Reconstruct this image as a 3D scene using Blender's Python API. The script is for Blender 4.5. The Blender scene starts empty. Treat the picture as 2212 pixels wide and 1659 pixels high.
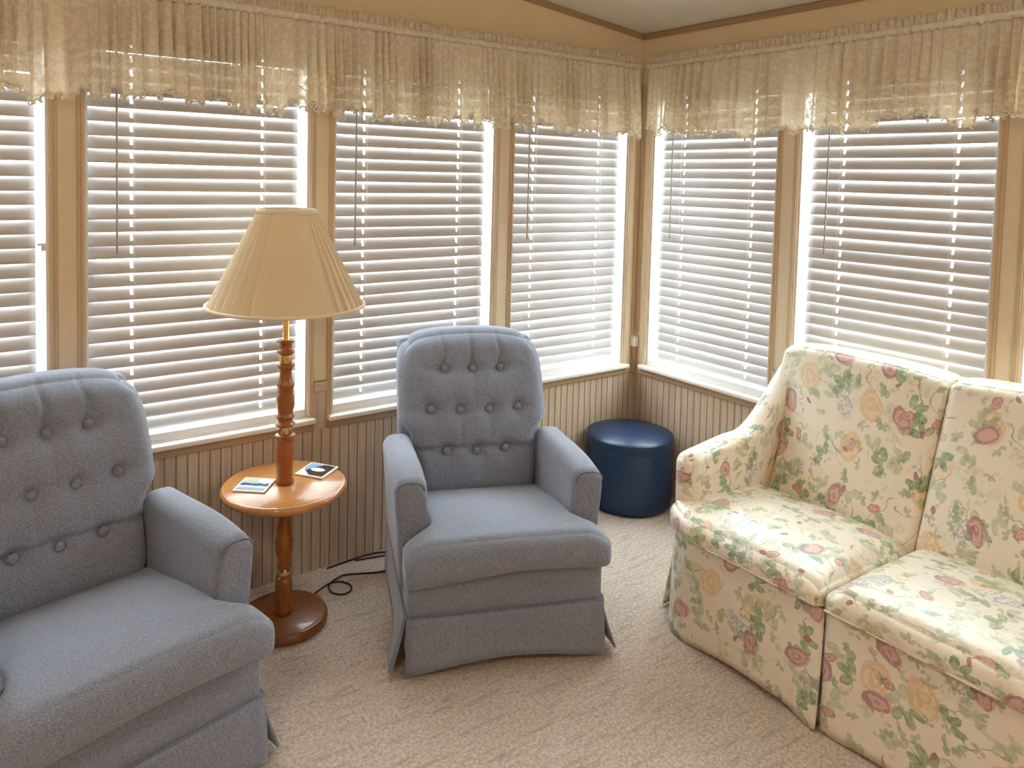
import bpy, bmesh, math, random
from math import sin, cos, pi, radians
from mathutils import Vector, Matrix, noise
random.seed(7)
SC = bpy.context.scene
COL = SC.collection

# ------------------------------------------------------------------ camera
W_, H_ = 2212, 1659
FPX, CX, CY = 1628.25, 1046.2, 469.5
CAM_POS = (-2.9047, -2.7372, 1.5613)
RIGHT = Vector((0.81822498, -0.57443793, 0.02299888))
UP = Vector((0.01191169, 0.05693632, 0.99830675))
FWD = Vector((0.57477473, 0.81656556, -0.05342925))
cam_data = bpy.data.cameras.new('camera')
cam = bpy.data.objects.new('camera', cam_data)
COL.objects.link(cam)
cam_data.sensor_fit = 'HORIZONTAL'
cam_data.sensor_width = 36.0
cam_data.lens = FPX / W_ * 36.0
cam_data.shift_x = (W_ / 2 - CX) / W_
cam_data.shift_y = -(H_ / 2 - CY) / W_
cam_data.clip_start = 0.02
m = Matrix((RIGHT, UP, -FWD)).transposed().to_4x4()
m.translation = Vector(CAM_POS)
cam.matrix_world = m
SC.camera = cam

# ------------------------------------------------------------------ world, view
SC.view_settings.view_transform = 'Standard'
SC.view_settings.look = 'None'
SC.view_settings.gamma = 1.0
SC.view_settings.use_curve_mapping = False
world = bpy.data.worlds.new('overcast_sky')
SC.world = world
world.use_nodes = True
wn = world.node_tree
wn.nodes.clear()
wo = wn.nodes.new('ShaderNodeOutputWorld')
wb = wn.nodes.new('ShaderNodeBackground')
wr = wn.nodes.new('ShaderNodeValToRGB')
wt = wn.nodes.new('ShaderNodeTexCoord')
ws = wn.nodes.new('ShaderNodeSeparateXYZ')
wn.links.new(wt.outputs['Generated'], ws.inputs[0])
wm = wn.nodes.new('ShaderNodeMath'); wm.operation = 'MULTIPLY_ADD'
wm.inputs[1].default_value = 0.5; wm.inputs[2].default_value = 0.5
wn.links.new(ws.outputs['Z'], wm.inputs[0])
wn.links.new(wm.outputs[0], wr.inputs[0])
wr.color_ramp.elements[0].position = 0.40; wr.color_ramp.elements[0].color = (0.42, 0.43, 0.42, 1)
wr.color_ramp.elements[1].position = 0.54; wr.color_ramp.elements[1].color = (0.86, 0.95, 1.0, 1)
wn.links.new(wr.outputs[0], wb.inputs['Color'])
SKY = 41.0
# brighter sky toward the right-hand windows, where the sun stands behind the cloud
wd = wn.nodes.new('ShaderNodeMath'); wd.operation = 'MULTIPLY_ADD'
wd.inputs[1].default_value = SKY * 0.25; wd.inputs[2].default_value = SKY
wn.links.new(ws.outputs['X'], wd.inputs[0]); wn.links.new(wd.outputs[0], wb.inputs['Strength'])
wn.links.new(wb.outputs[0], wo.inputs['Surface'])

# two added fill lamps (built further down, behind the camera) give the warm light
FILL_LAMPS = (((-3.75, -2.75), 31.0, (1.0, 0.88, 0.75)), ((-1.9, -3.75), 25.0, (1.0, 0.90, 0.78)))
SC.view_settings.exposure = 0.5
SC.cycles.use_denoising = True
SC.cycles.max_bounces = 10
SC.cycles.diffuse_bounces = 5
SC.cycles.adaptive_threshold = 0.02
SC.cycles.transparent_max_bounces = 24
SC.cycles.sample_clamp_indirect = 6.0
SC.cycles.caustics_reflective = False
SC.cycles.caustics_refractive = False

# ------------------------------------------------------------------ node helper
class NT:
    def __init__(s, name, disp=False):
        s.m = bpy.data.materials.new(name); s.m.use_nodes = True
        s.t = s.m.node_tree; s.t.nodes.clear()
        s.out = s.t.nodes.new('ShaderNodeOutputMaterial')
    def n(s, typ, **kw):
        x = s.t.nodes.new(typ)
        for k, v in kw.items(): setattr(x, k, v)
        return x
    def put(s, inp, v):
        if hasattr(v, 'is_output') or isinstance(v, bpy.types.NodeSocket): s.t.links.new(v, inp)
        elif isinstance(v, (tuple, list)) and len(v) == 3 and inp.type == 'RGBA': inp.default_value = (*v, 1)
        else: inp.default_value = v
    def math(s, op, a, b=None, c=None, clamp=False):
        x = s.n('ShaderNodeMath', operation=op, use_clamp=clamp)
        s.put(x.inputs[0], a)
        if b is not None: s.put(x.inputs[1], b)
        if c is not None: s.put(x.inputs[2], c)
        return x.outputs[0]
    def vmath(s, op, a, b=None, out=0):
        x = s.n('ShaderNodeVectorMath', operation=op)
        s.put(x.inputs[0], a)
        if b is not None:
            if op == 'SCALE': s.put(x.inputs['Scale'], b)
            else: s.put(x.inputs[1], b)
        return x.outputs[out]
    def mix(s, f, a, b, blend='MIX'):
        x = s.n('ShaderNodeMix', data_type='RGBA', blend_type=blend)
        s.put(x.inputs['Factor'], f); s.put(x.inputs['A'], a); s.put(x.inputs['B'], b)
        return [o for o in x.outputs if o.type == 'RGBA'][0]
    def ss(s, v, lo, hi):
        x = s.n('ShaderNodeMapRange', interpolation_type='SMOOTHSTEP')
        s.put(x.inputs[0], v); x.inputs[1].default_value = lo; x.inputs[2].default_value = hi
        return x.outputs[0]
    def coord(s, which='Object'):
        return s.n('ShaderNodeTexCoord').outputs[which]
    def noise(s, vec, scale, detail=3, rough=0.5, col=False, dist=0.0):
        x = s.n('ShaderNodeTexNoise')
        s.put(x.inputs['Vector'], vec); x.inputs['Scale'].default_value = scale
        x.inputs['Detail'].default_value = detail; x.inputs['Roughness'].default_value = rough
        x.inputs['Distortion'].default_value = dist
        return x.outputs['Color' if col else 'Fac']
    def mapping(s, vec, scale=(1, 1, 1), loc=(0, 0, 0), rot=(0, 0, 0)):
        x = s.n('ShaderNodeMapping'); s.put(x.inputs[0], vec)
        x.inputs['Scale'].default_value = scale; x.inputs['Location'].default_value = loc
        x.inputs['Rotation'].default_value = rot
        return x.outputs[0]
    def bump(s, h, strength=0.3, dist=0.01):
        x = s.n('ShaderNodeBump'); s.put(x.inputs['Height'], h)
        x.inputs['Strength'].default_value = strength; x.inputs['Distance'].default_value = dist
        return x.outputs[0]
    def bsdf(s, col, rough=0.6, spec=0.5, metal=0.0, normal=None, sheen=0.0, coat=0.0, link=True, name_coat=0.0):
        b = s.n('ShaderNodeBsdfPrincipled')
        s.put(b.inputs['Base Color'], col); s.put(b.inputs['Roughness'], rough)
        b.inputs['Specular IOR Level'].default_value = spec
        b.inputs['Metallic'].default_value = metal
        b.inputs['Sheen Weight'].default_value = sheen
        b.inputs['Coat Weight'].default_value = coat
        if name_coat: b.inputs['Coat Roughness'].default_value = name_coat
        if normal is not None: s.put(b.inputs['Normal'], normal)
        if link: s.t.links.new(b.outputs[0], s.out.inputs[0])
        return b.outputs[0]

def S(r, g, b):
    f = lambda c: (c / 255 / 12.92) if c / 255 <= 0.04045 else ((c / 255 + 0.055) / 1.055) ** 2.4
    return (f(r), f(g), f(b))

M = {}
def mat_plain(name, col, rough=0.5, spec=0.5, var=0.04, scale=30, bump=0.0, metal=0.0, coat=0.0):
    k = NT(name); c = k.coord()
    n = k.noise(c, scale, 3)
    lo = tuple(x * (1 - var) for x in col); hi = tuple(min(1, x * (1 + var)) for x in col)
    cc = k.mix(n, lo, hi)
    nr = k.bump(n, bump, 0.003) if bump else None
    k.bsdf(cc, rough, spec, metal, nr, coat=coat)
    M[name] = k.m
    return k.m

mat_plain('cream_wall', S(230, 210, 178), 0.75, 0.2, 0.03, 60, 0.15)
mat_plain('cream_casing', S(202, 178, 148), 0.45, 0.4, 0.03, 30, 0.05)
mat_plain('cream_strip', S(226, 209, 182), 0.55, 0.3, 0.03, 40, 0.05)
mat_plain('crown_trim', S(166, 138, 106), 0.5, 0.3, 0.08, 25, 0.05)
mat_plain('white_sill', S(232, 224, 214), 0.35, 0.5, 0.03, 20)
mat_plain('white_vinyl', S(236, 236, 236), 0.35, 0.5, 0.02, 20)
mat_plain('wand_plastic', S(166, 156, 148), 0.3, 0.5, 0.02, 20)
mat_plain('white_cord', S(240, 238, 232), 0.8, 0.1, 0.03, 80)
mat_plain('dark_cord', S(58, 34, 26), 0.5, 0.4, 0.1, 60)
mat_plain('black_fabric', S(40, 38, 42), 0.9, 0.1, 0.1, 60)
mat_plain('bulb_glass', S(240, 238, 230), 0.3, 0.5, 0.0, 10)
mat_plain('coaster_border', S(238, 234, 224), 0.25, 0.5, 0.02, 20)

# ceiling: fine popcorn
k = NT('popcorn_ceiling'); c = k.coord(); n = k.noise(c, 240, 3)
k.bsdf(k.mix(n, S(214, 208, 192), S(236, 231, 218)), 0.9, 0.1, 0, k.bump(n, 0.5, 0.004)); M['ceiling'] = k.m

# brass
k = NT('polished_brass'); c = k.coord()
k.bsdf(k.mix(k.noise(c, 40), S(206, 172, 100), S(236, 206, 140)), 0.18, 0.5, 1.0); M['brass'] = k.m

# slats: white vinyl, a little light passes through
k = NT('blind_slat_vinyl'); c = k.coord()
n = k.noise(k.mapping(c, (3, 3, 60)), 4)
b = k.bsdf(k.mix(n, S(186, 181, 180), S(200, 195, 194)), 0.4, 0.4, link=False)
tr = k.n('ShaderNodeBsdfTranslucent'); k.put(tr.inputs[0], S(235, 220, 205))
mx = k.n('ShaderNodeMixShader'); mx.inputs[0].default_value = 0.02
k.t.links.new(b, mx.inputs[1]); k.t.links.new(tr.outputs[0], mx.inputs[2]); k.t.links.new(mx.outputs[0], k.out.inputs[0])
M['slat'] = k.m

# glass
k = NT('window_glass'); c = k.coord()
tp = k.n('ShaderNodeBsdfTransparent'); k.put(tp.inputs[0], (0.93, 0.96, 0.95))
gl = k.n('ShaderNodeBsdfGlossy'); gl.inputs['Roughness'].default_value = 0.02
fr = k.n('ShaderNodeFresnel'); fr.inputs[0].default_value = 1.35
mx = k.n('ShaderNodeMixShader'); k.t.links.new(k.math('MULTIPLY', fr.outputs[0], 0.6), mx.inputs[0])
k.t.links.new(tp.outputs[0], mx.inputs[1]); k.t.links.new(gl.outputs[0], mx.inputs[2]); k.t.links.new(mx.outputs[0], k.out.inputs[0])
M['glass'] = k.m

# beadboard wainscot (groove darkening is the printed panel colour)
k = NT('beadboard_panel'); c = k.coord()
n1 = k.noise(k.mapping(c, (90, 90, 3)), 1.0, 4, 0.6)
n2 = k.noise(c, 160, 2)
col = k.mix(k.ss(n1, 0.3, 0.7), S(186, 163, 140), S(212, 193, 172))
col = k.mix(k.math('MULTIPLY', n2, 0.35), col, S(168, 146, 124))
k.bsdf(col, 0.7, 0.2, 0, k.bump(n2, 0.15, 0.002)); M['bead'] = k.m
mat_plain('bead_groove', S(160, 134, 110), 0.8, 0.1, 0.1, 40)

# carpet
k = NT('cut_pile_carpet'); c = k.coord()
n1 = k.noise(c, 95, 4, 0.7)
n2 = k.noise(k.mapping(c, (5, 26, 5), rot=(0, 0, radians(8))), 1.6, 3, 0.6)
n3 = k.noise(c, 1.6, 2)
n4 = k.noise(c, 330, 2)
col = k.mix(k.ss(n1, 0.32, 0.66), S(194, 168, 148), S(244, 228, 213))
col = k.mix(k.math('MULTIPLY', k.ss(n2, 0.50, 0.72), 0.48), col, S(150, 124, 102))
col = k.mix(k.math('MULTIPLY', n3, 0.25), col, S(214, 190, 172))
h = k.math('ADD', k.math('MULTIPLY', n1, 0.8), k.math('ADD', k.math('MULTIPLY', n4, 0.5), k.math('MULTIPLY', n2, -0.6)))
k.bsdf(col, 0.95, 0.1, 0, k.bump(h, 0.9, 0.012), sheen=0.25); M['carpet'] = k.m

# blue tweed
def tweed(name, a, b, c3):
    k = NT(name); c = k.coord()
    n1 = k.noise(c, 420, 3, 0.8); n2 = k.noise(k.mapping(c, (500, 500, 60)), 1.0, 2); n3 = k.noise(c, 5, 3)
    n4 = k.noise(k.mapping(c, (60, 60, 520)), 1.0, 2)
    col = k.mix(k.ss(n1, 0.35, 0.65), a, b)
    col = k.mix(k.math('MULTIPLY', k.ss(n2, 0.45, 0.7), 0.45), col, c3)
    col = k.mix(k.math('MULTIPLY', n3, 0.25), col, tuple(x * 0.82 for x in a))
    h = k.math('ADD', n2, n4)
    k.bsdf(col, 0.95, 0.1, 0, k.bump(h, 0.35, 0.002), sheen=0.35)
    M[name] = k.m
tweed('blue_tweed', S(98, 102, 118), S(156, 162, 180), S(176, 178, 188))
tweed('blue_welt', S(84, 88, 106), S(128, 134, 152), S(146, 150, 162))
tweed('tuft_button', S(84, 88, 106), S(130, 136, 156), S(144, 148, 160))

# navy vinyl
k = NT('navy_vinyl'); c = k.coord(); v = k.n('ShaderNodeTexVoronoi'); k.put(v.inputs[0], c); v.inputs['Scale'].default_value = 260
n = k.noise(c, 8)
k.bsdf(k.mix(n, S(6, 32, 62), S(10, 46, 82)), 0.36, 0.5, 0, k.bump(v.outputs['Distance'], 0.12, 0.001)); M['navy'] = k.m

# woods
def wood(name, a, b, c3, rough=0.3, axis=(8, 8, 1), sc=6.0, coat=0.3):
    k = NT(name); c = k.coord()
    mp = k.mapping(c, axis)
    n1 = k.noise(mp, sc, 5, 0.65, dist=0.6); n2 = k.noise(mp, sc * 7, 3, 0.6)
    col = k.mix(k.ss(n1, 0.3, 0.7), a, b)
    col = k.mix(k.math('MULTIPLY', k.ss(n2, 0.5, 0.75), 0.5), col, c3)
    k.bsdf(col, rough, 0.5, 0, k.bump(n2, 0.06, 0.001), coat=coat)
    M[name] = k.m
wood('oak_post', S(132, 70, 16), S(162, 92, 28), S(98, 46, 12))
wood('oak_top', S(174, 114, 60), S(194, 136, 80), S(150, 92, 46), 0.28, (2, 14, 2), 5.0)
wood('oak_base', S(112, 62, 22), S(136, 80, 34), S(90, 46, 16), 0.4, (2, 14, 2), 5.0)

# lampshade cloth
k = NT('shade_cloth'); c = k.coord(); n = k.noise(k.mapping(c, (200, 200, 40)), 1.0, 3)
b = k.bsdf(k.mix(n, S(238, 222, 194), S(247, 235, 212)), 0.9, 0.1, link=False)
tr = k.n('ShaderNodeBsdfTranslucent'); k.put(tr.inputs[0], S(246, 230, 204))
mx = k.n('ShaderNodeMixShader'); mx.inputs[0].default_value = 0.42
k.t.links.new(b, mx.inputs[1]); k.t.links.new(tr.outputs[0], mx.inputs[2]); k.t.links.new(mx.outputs[0], k.out.inputs[0])
M['shade'] = k.m
mat_plain('shade_trim', S(238, 222, 196), 0.8, 0.1, 0.04, 90)

# lace
def lace(name, thresh, opac, trans):
    k = NT(name); uv = k.coord('UV')
    n1 = k.noise(uv, 48, 3, 0.55)
    v = k.n('ShaderNodeTexVoronoi', feature='DISTANCE_TO_EDGE'); k.put(v.inputs['Vector'], uv); v.inputs['Scale'].default_value = 170
    net = k.ss(v.outputs['Distance'], 0.02, 0.10)            # 1 inside the mesh holes
    motif = k.ss(n1, 0.46, 0.60)                               # woven flowers
    hole = k.math('MULTIPLY', net, k.math('SUBTRACT', 1.0, k.math('MULTIPLY', motif, 0.85)))
    alpha = k.math('SUBTRACT', 1.0, k.math('MULTIPLY', hole, thresh))
    alpha = k.math('MULTIPLY', alpha, opac)
    col = k.mix(motif, S(246, 238, 222), S(251, 246, 234))
    d = k.n('ShaderNodeBsdfDiffuse'); k.put(d.inputs[0], col)
    t = k.n('ShaderNodeBsdfTranslucent'); k.put(t.inputs[0], S(244, 232, 210))
    mx = k.n('ShaderNodeMixShader'); mx.inputs[0].default_value = trans
    k.t.links.new(d.outputs[0], mx.inputs[1]); k.t.links.new(t.outputs[0], mx.inputs[2])
    tp = k.n('ShaderNodeBsdfTransparent')
    m2 = k.n('ShaderNodeMixShader'); k.put(m2.inputs[0], alpha)
    k.t.links.new(tp.outputs[0], m2.inputs[1]); k.t.links.new(mx.outputs[0], m2.inputs[2]); k.t.links.new(m2.outputs[0], k.out.inputs[0])
    M[name] = k.m
lace('lace_cloth', 0.16, 0.98, 0.40)
lace('lace_edge', 0.42, 0.955, 0.52)

# floral chintz -------------------------------------------------
k = NT('floral_chintz'); uv0 = k.coord('UV')
wob = k.vmath('SCALE', k.vmath('SUBTRACT', k.noise(uv0, 24, 3, 0.55, col=True), (0.5, 0.5, 0.5)), 0.026)
uv = k.vmath('ADD', uv0, wob)
def cells(scale, off, rnd=0.75):
    p = k.mapping(uv, (scale, scale, 0), off)
    v = k.n('ShaderNodeTexVoronoi', voronoi_dimensions='2D', feature='F1')
    k.put(v.inputs['Vector'], p); v.inputs['Scale'].default_value = 1.0; v.inputs['Randomness'].default_value = rnd
    lp = k.vmath('SUBTRACT', p, v.outputs['Position'])
    sp = k.n('ShaderNodeSeparateColor'); k.t.links.new(v.outputs['Color'], sp.inputs[0])
    r = k.n('ShaderNodeVectorRotate', rotation_type='Z_AXIS'); k.put(r.inputs['Vector'], lp)
    k.put(r.inputs['Angle'], k.math('MULTIPLY', sp.outputs[0], 6.28))
    return r.outputs[0], sp.outputs[1], sp.outputs[2]
def ell(lp, cx, cy, a, b, rot=0.0, lo=1.06, hi=0.88):
    p = k.mapping(lp, (1, 1, 1), (-cx, -cy, 0)) if (cx or cy) else lp
    if rot:
        r = k.n('ShaderNodeVectorRotate', rotation_type='Z_AXIS'); k.put(r.inputs['Vector'], p); r.inputs['Angle'].default_value = -rot; p = r.outputs[0]
    p = k.mapping(p, (1 / a, 1 / b, 0))
    L = k.vmath('LENGTH', p, out=1)
    return k.ss(L, lo, hi), L, p
# cream ground with faint mottling
g = k.noise(uv0, 7, 4, 0.6)
col = k.mix(g, S(238, 223, 202), S(246, 237, 222))
# faint olive / sage washes
w = k.math('MULTIPLY', k.ss(k.noise(uv0, 9.5, 4, 0.65), 0.54, 0.66), k.ss(k.noise(uv0, 46, 4, 0.7), 0.40, 0.56))
col = k.mix(k.math('MULTIPLY', w, 0.62), col, S(178, 184, 140))
w = k.math('MULTIPLY', k.ss(k.noise(k.mapping(uv0, loc=(3.1, 7.7, 0)), 8.5, 4, 0.65), 0.57, 0.66), k.ss(k.noise(uv0, 60, 4, 0.7), 0.42, 0.56))
col = k.mix(k.math('MULTIPLY', w, 0.55), col, S(224, 186, 120))
# twigs
tw = k.math('ABSOLUTE', k.math('SUBTRACT', k.noise(k.mapping(uv, loc=(1.3, 2.2, 0)), 7.0, 1, 0.5), 0.5))
twm = k.math('MULTIPLY', k.ss(tw, 0.009, 0.003), k.ss(k.noise(k.mapping(uv0, loc=(9, 1, 0)), 8, 2), 0.47, 0.56))
col = k.mix(k.math('MULTIPLY', twm, 0.75), col, S(140, 142, 96))
def leaves(col, scale, off, ca, cb, n, dens, size=1.0, op=0.9):
    lp, c1, c2 = cells(scale, off)
    gate = k.ss(c1, dens, dens - 0.02)
    for i in range(n):
        a = -0.95 + 1.9 * i / max(1, n - 1) if n > 1 else 0
        mk, L, p = ell(lp, 0.19 * cos(a) * size, 0.19 * sin(a) * size, 0.135 * size, 0.078 * size, a)
        rib = k.math('ABSOLUTE', k.n('ShaderNodeSeparateXYZ').outputs[0]) if False else None
        sx = k.n('ShaderNodeSeparateXYZ'); k.t.links.new(p, sx.inputs[0])
        rib = k.ss(k.math('ABSOLUTE', sx.outputs[1]), 0.14, 0.04)
        lc = k.mix(k.ss(k.noise(uv, 48, 3), 0.35, 0.65), ca, cb)
        lc = k.mix(k.math('MULTIPLY', rib, 0.35), lc, S(196, 206, 150))
        wc = k.math('MULTIPLY_ADD', k.ss(k.noise(uv0, 60, 2, 0.6), 0.34, 0.6), 0.35, 0.65)
        col = k.mix(k.math('MULTIPLY', k.math('MULTIPLY', k.math('MULTIPLY', mk, gate), op), wc), col, lc)
    return col
# blue-grey lilac sprays
lp, c1, c2 = cells(4.6, (2.7, 5.1, 0))
mk, L, p = ell(lp, 0, 0, 0.30, 0.15)
vz = k.n('ShaderNodeTexVoronoi'); k.put(vz.inputs['Vector'], uv0); vz.inputs['Scale'].default_value = 105
pet = k.ss(vz.outputs['Distance'], 0.75, 0.35)
col = k.mix(k.math('MULTIPLY', k.math('MULTIPLY', mk, pet), k.math('MULTIPLY', k.ss(c1, 0.6, 0.58), 0.75)), col, k.mix(vz.outputs['Color'], S(140, 154, 164), S(178, 184, 186)))
# peach roses
lp, c1, c2 = cells(4.3, (8.3, 1.9, 0))
mk, L, p = ell(lp, 0, 0, 0.22, 0.17)
ring = k.ss(k.math('SINE', k.math('ADD', k.math('MULTIPLY', L, 12.0), k.math('MULTIPLY', k.noise(uv, 40, 3), 14.0))), -0.2, 0.8)
col = k.mix(k.math('MULTIPLY', mk, k.math('MULTIPLY', k.ss(c1, 0.6, 0.58), 0.7)), col, k.mix(ring, S(226, 184, 130), S(240, 212, 170)))
# leaves
col = leaves(col, 7.2, (4.4, 0.8, 0), S(160, 172, 132), S(192, 196, 158), 3, 0.7, 1.1, 0.7)
col = leaves(col, 13.0, (1.9, 6.3, 0), S(140, 152, 106), S(176, 184, 140), 3, 0.62, 0.95, 0.75)
col = leaves(col, 10.5, (7.9, 2.3, 0), S(122, 146, 104), S(168, 180, 130), 4, 0.5, 1.0, 0.8)
col = leaves(col, 5.6, (0.4, 3.3, 0), S(92, 130, 80), S(152, 174, 116), 3, 0.46, 0.95, 0.86)
col = leaves(col, 6.4, (6.6, 9.2, 0), S(74, 116, 86), S(134, 162, 116), 3, 0.36, 0.95, 0.86)
# mauve roses
def rose(col, scale, off, a, b, dens, dark, pale):
    lp, c1, c2 = cells(scale, off)
    gate = k.ss(c1, dens, dens - 0.02)
    mk, L, p = ell(lp, 0, 0, a, b, 0.0, 1.08, 0.90)
    ph = k.math('ADD', k.math('MULTIPLY', L, 10.0), k.math('MULTIPLY', k.noise(uv, 30, 2, 0.5), 13.0))
    rg = k.ss(k.math('SINE', ph), 0.1, 0.9)
    sxr = k.n('ShaderNodeSeparateXYZ'); k.t.links.new(p, sxr.inputs[0])
    edge = k.math('MULTIPLY', k.ss(L, 0.60, 0.95), k.ss(sxr.outputs[0], -0.4, 0.5))
    f = k.math('MAXIMUM', k.math('MULTIPLY', rg, 0.62), k.math('MULTIPLY', edge, 0.9))
    rc = k.mix(k.math('MULTIPLY', f, k.ss(k.noise(uv0, 60, 3, 0.7), 0.22, 0.5)), pale, dark)
    return k.mix(k.math('MULTIPLY', k.math('MULTIPLY', mk, gate), 0.88), col, rc)
col = leaves(col, 16.0, (3.9, 7.3, 0), S(150, 160, 120), S(186, 190, 150), 2, 0.5, 1.0, 0.6)
col = rose(col, 4.7, (3.7, 2.1, 0), 0.19, 0.125, 0.62, S(140, 62, 76), S(214, 168, 164))
col = rose(col, 6.6, (7.1, 4.9, 0), 0.15, 0.09, 0.40, S(150, 78, 80), S(218, 168, 156))
col = rose(col, 8.5, (5.7, 8.2, 0), 0.10, 0.06, 0.26, S(136, 60, 74), S(180, 108, 114))
wv = k.noise(k.mapping(uv0, (900, 900, 0)), 1.0, 2)
wr_ = k.noise(uv0, 6, 3, 0.6)
k.bsdf(col, 0.52, 0.6, 0, k.bump(k.math('ADD', k.math('MULTIPLY', wv, 0.08), wr_), 0.35, 0.02), sheen=0.15, coat=1.0, name_coat=0.33)
M['floral'] = k.m

# printed coaster pictures
def coaster_pic(name, kind):
    k = NT(name); g = k.coord('Generated'); sx = k.n('ShaderNodeSeparateXYZ'); k.t.links.new(g, sx.inputs[0])
    x, y = sx.outputs[0], sx.outputs[1]
    n = k.noise(g, 5, 4)
    yy = k.math('ADD', y, k.math('MULTIPLY', k.math('SUBTRACT', n, 0.5), 0.25))
    if kind == 0:
        c = k.mix(k.ss(yy, 0.15, 0.3), S(150, 170, 186), S(222, 228, 226))
        c = k.mix(k.ss(yy, 0.33, 0.4), c, S(64, 92, 130))
        c = k.mix(k.ss(yy, 0.52, 0.62), c, S(176, 190, 200))
        c = k.mix(k.ss(yy, 0.74, 0.82), c, S(222, 190, 160))
        c = k.mix(k.ss(k.vmath('LENGTH', k.mapping(g, (4, 5, 0), (-3.0, -4.1, 0)), out=1), 1, 0.7), c, S(246, 238, 224))
    else:
        c = k.mix(k.ss(k.math('ADD', x, k.math('MULTIPLY', yy, -0.6)), -0.18, 0.02), S(136, 170, 196), S(58, 52, 50))
        c = k.mix(k.ss(k.vmath('LENGTH', k.mapping(g, (3.2, 5.6, 0), (-1.7, -2.9, 0)), out=1), 1, 0.75), c, S(236, 232, 214))
        c = k.mix(k.ss(k.math('ADD', x, y), 0.5, 0.38), c, S(226, 232, 232))
    k.bsdf(c, 0.15, 0.5); M[name] = k.m
coaster_pic('coaster_picture_lake', 0); coaster_pic('coaster_picture_moon', 1)

# ------------------------------------------------------------------ mesh helpers
def obj(name, bm, mat, parent=None, smooth=True, mods=()):
    me = bpy.data.meshes.new(name)
    bm.normal_update()
    bm.to_mesh(me); bm.free()
    mats = mat if isinstance(mat, (list, tuple)) else [mat]
    for x in mats: me.materials.append(M[x] if isinstance(x, str) else x)
    if smooth:
        for p in me.polygons: p.use_smooth = True
    o = bpy.data.objects.new(name, me)
    COL.objects.link(o)
    if parent is not None: o.parent = parent
    for mt in mods:
        md = o.modifiers.new(mt[0].lower(), mt[0])
        for a, b in mt[1].items(): setattr(md, a, b)
    return o

def thing(name, label, cat, loc=(0, 0, 0), rotz=0.0, group=None, kind=None):
    o = bpy.data.objects.new(name, None); COL.objects.link(o)
    o.location = loc; o.rotation_euler = (0, 0, rotz); o.empty_display_size = 0.1
    if label: o['label'] = label
    if cat: o['category'] = cat
    if group: o['group'] = group
    if kind: o['kind'] = kind
    return o
def tag(o, label=None, cat=None, group=None, kind=None):
    if label: o['label'] = label
    if cat: o['category'] = cat
    if group: o['group'] = group
    if kind: o['kind'] = kind
    return o

def box(bm, x0, x1, y0, y1, z0, z1, bev=0.0, seg=2, mi=0):
    mtx = Matrix.Translation(((x0 + x1) / 2, (y0 + y1) / 2, (z0 + z1) / 2)) @ Matrix.Diagonal((abs(x1 - x0), abs(y1 - y0), abs(z1 - z0), 1))
    r = bmesh.ops.create_cube(bm, size=1.0, matrix=mtx)
    vs = r['verts']
    if mi:
        for f in {f for v in vs for f in v.link_faces}: f.material_index = mi
    if bev > 0:
        es = list({e for v in vs for e in v.link_edges})
        bmesh.ops.bevel(bm, geom=es, offset=bev, segments=seg, affect='EDGES', profile=0.5)
    return vs

def axis_pts(h, r, n, s=4):
    r = min(r, h * 0.999)
    a = [-h + r * (1 - cos(pi / 2 * i / s)) for i in range(s)]
    a = [-h + r * (i / s) ** 1.3 for i in range(s)]
    mid = [-(h - r) + 2 * (h - r) * i / n for i in range(n + 1)]
    return a + mid + [-x for x in reversed(a)]

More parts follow.
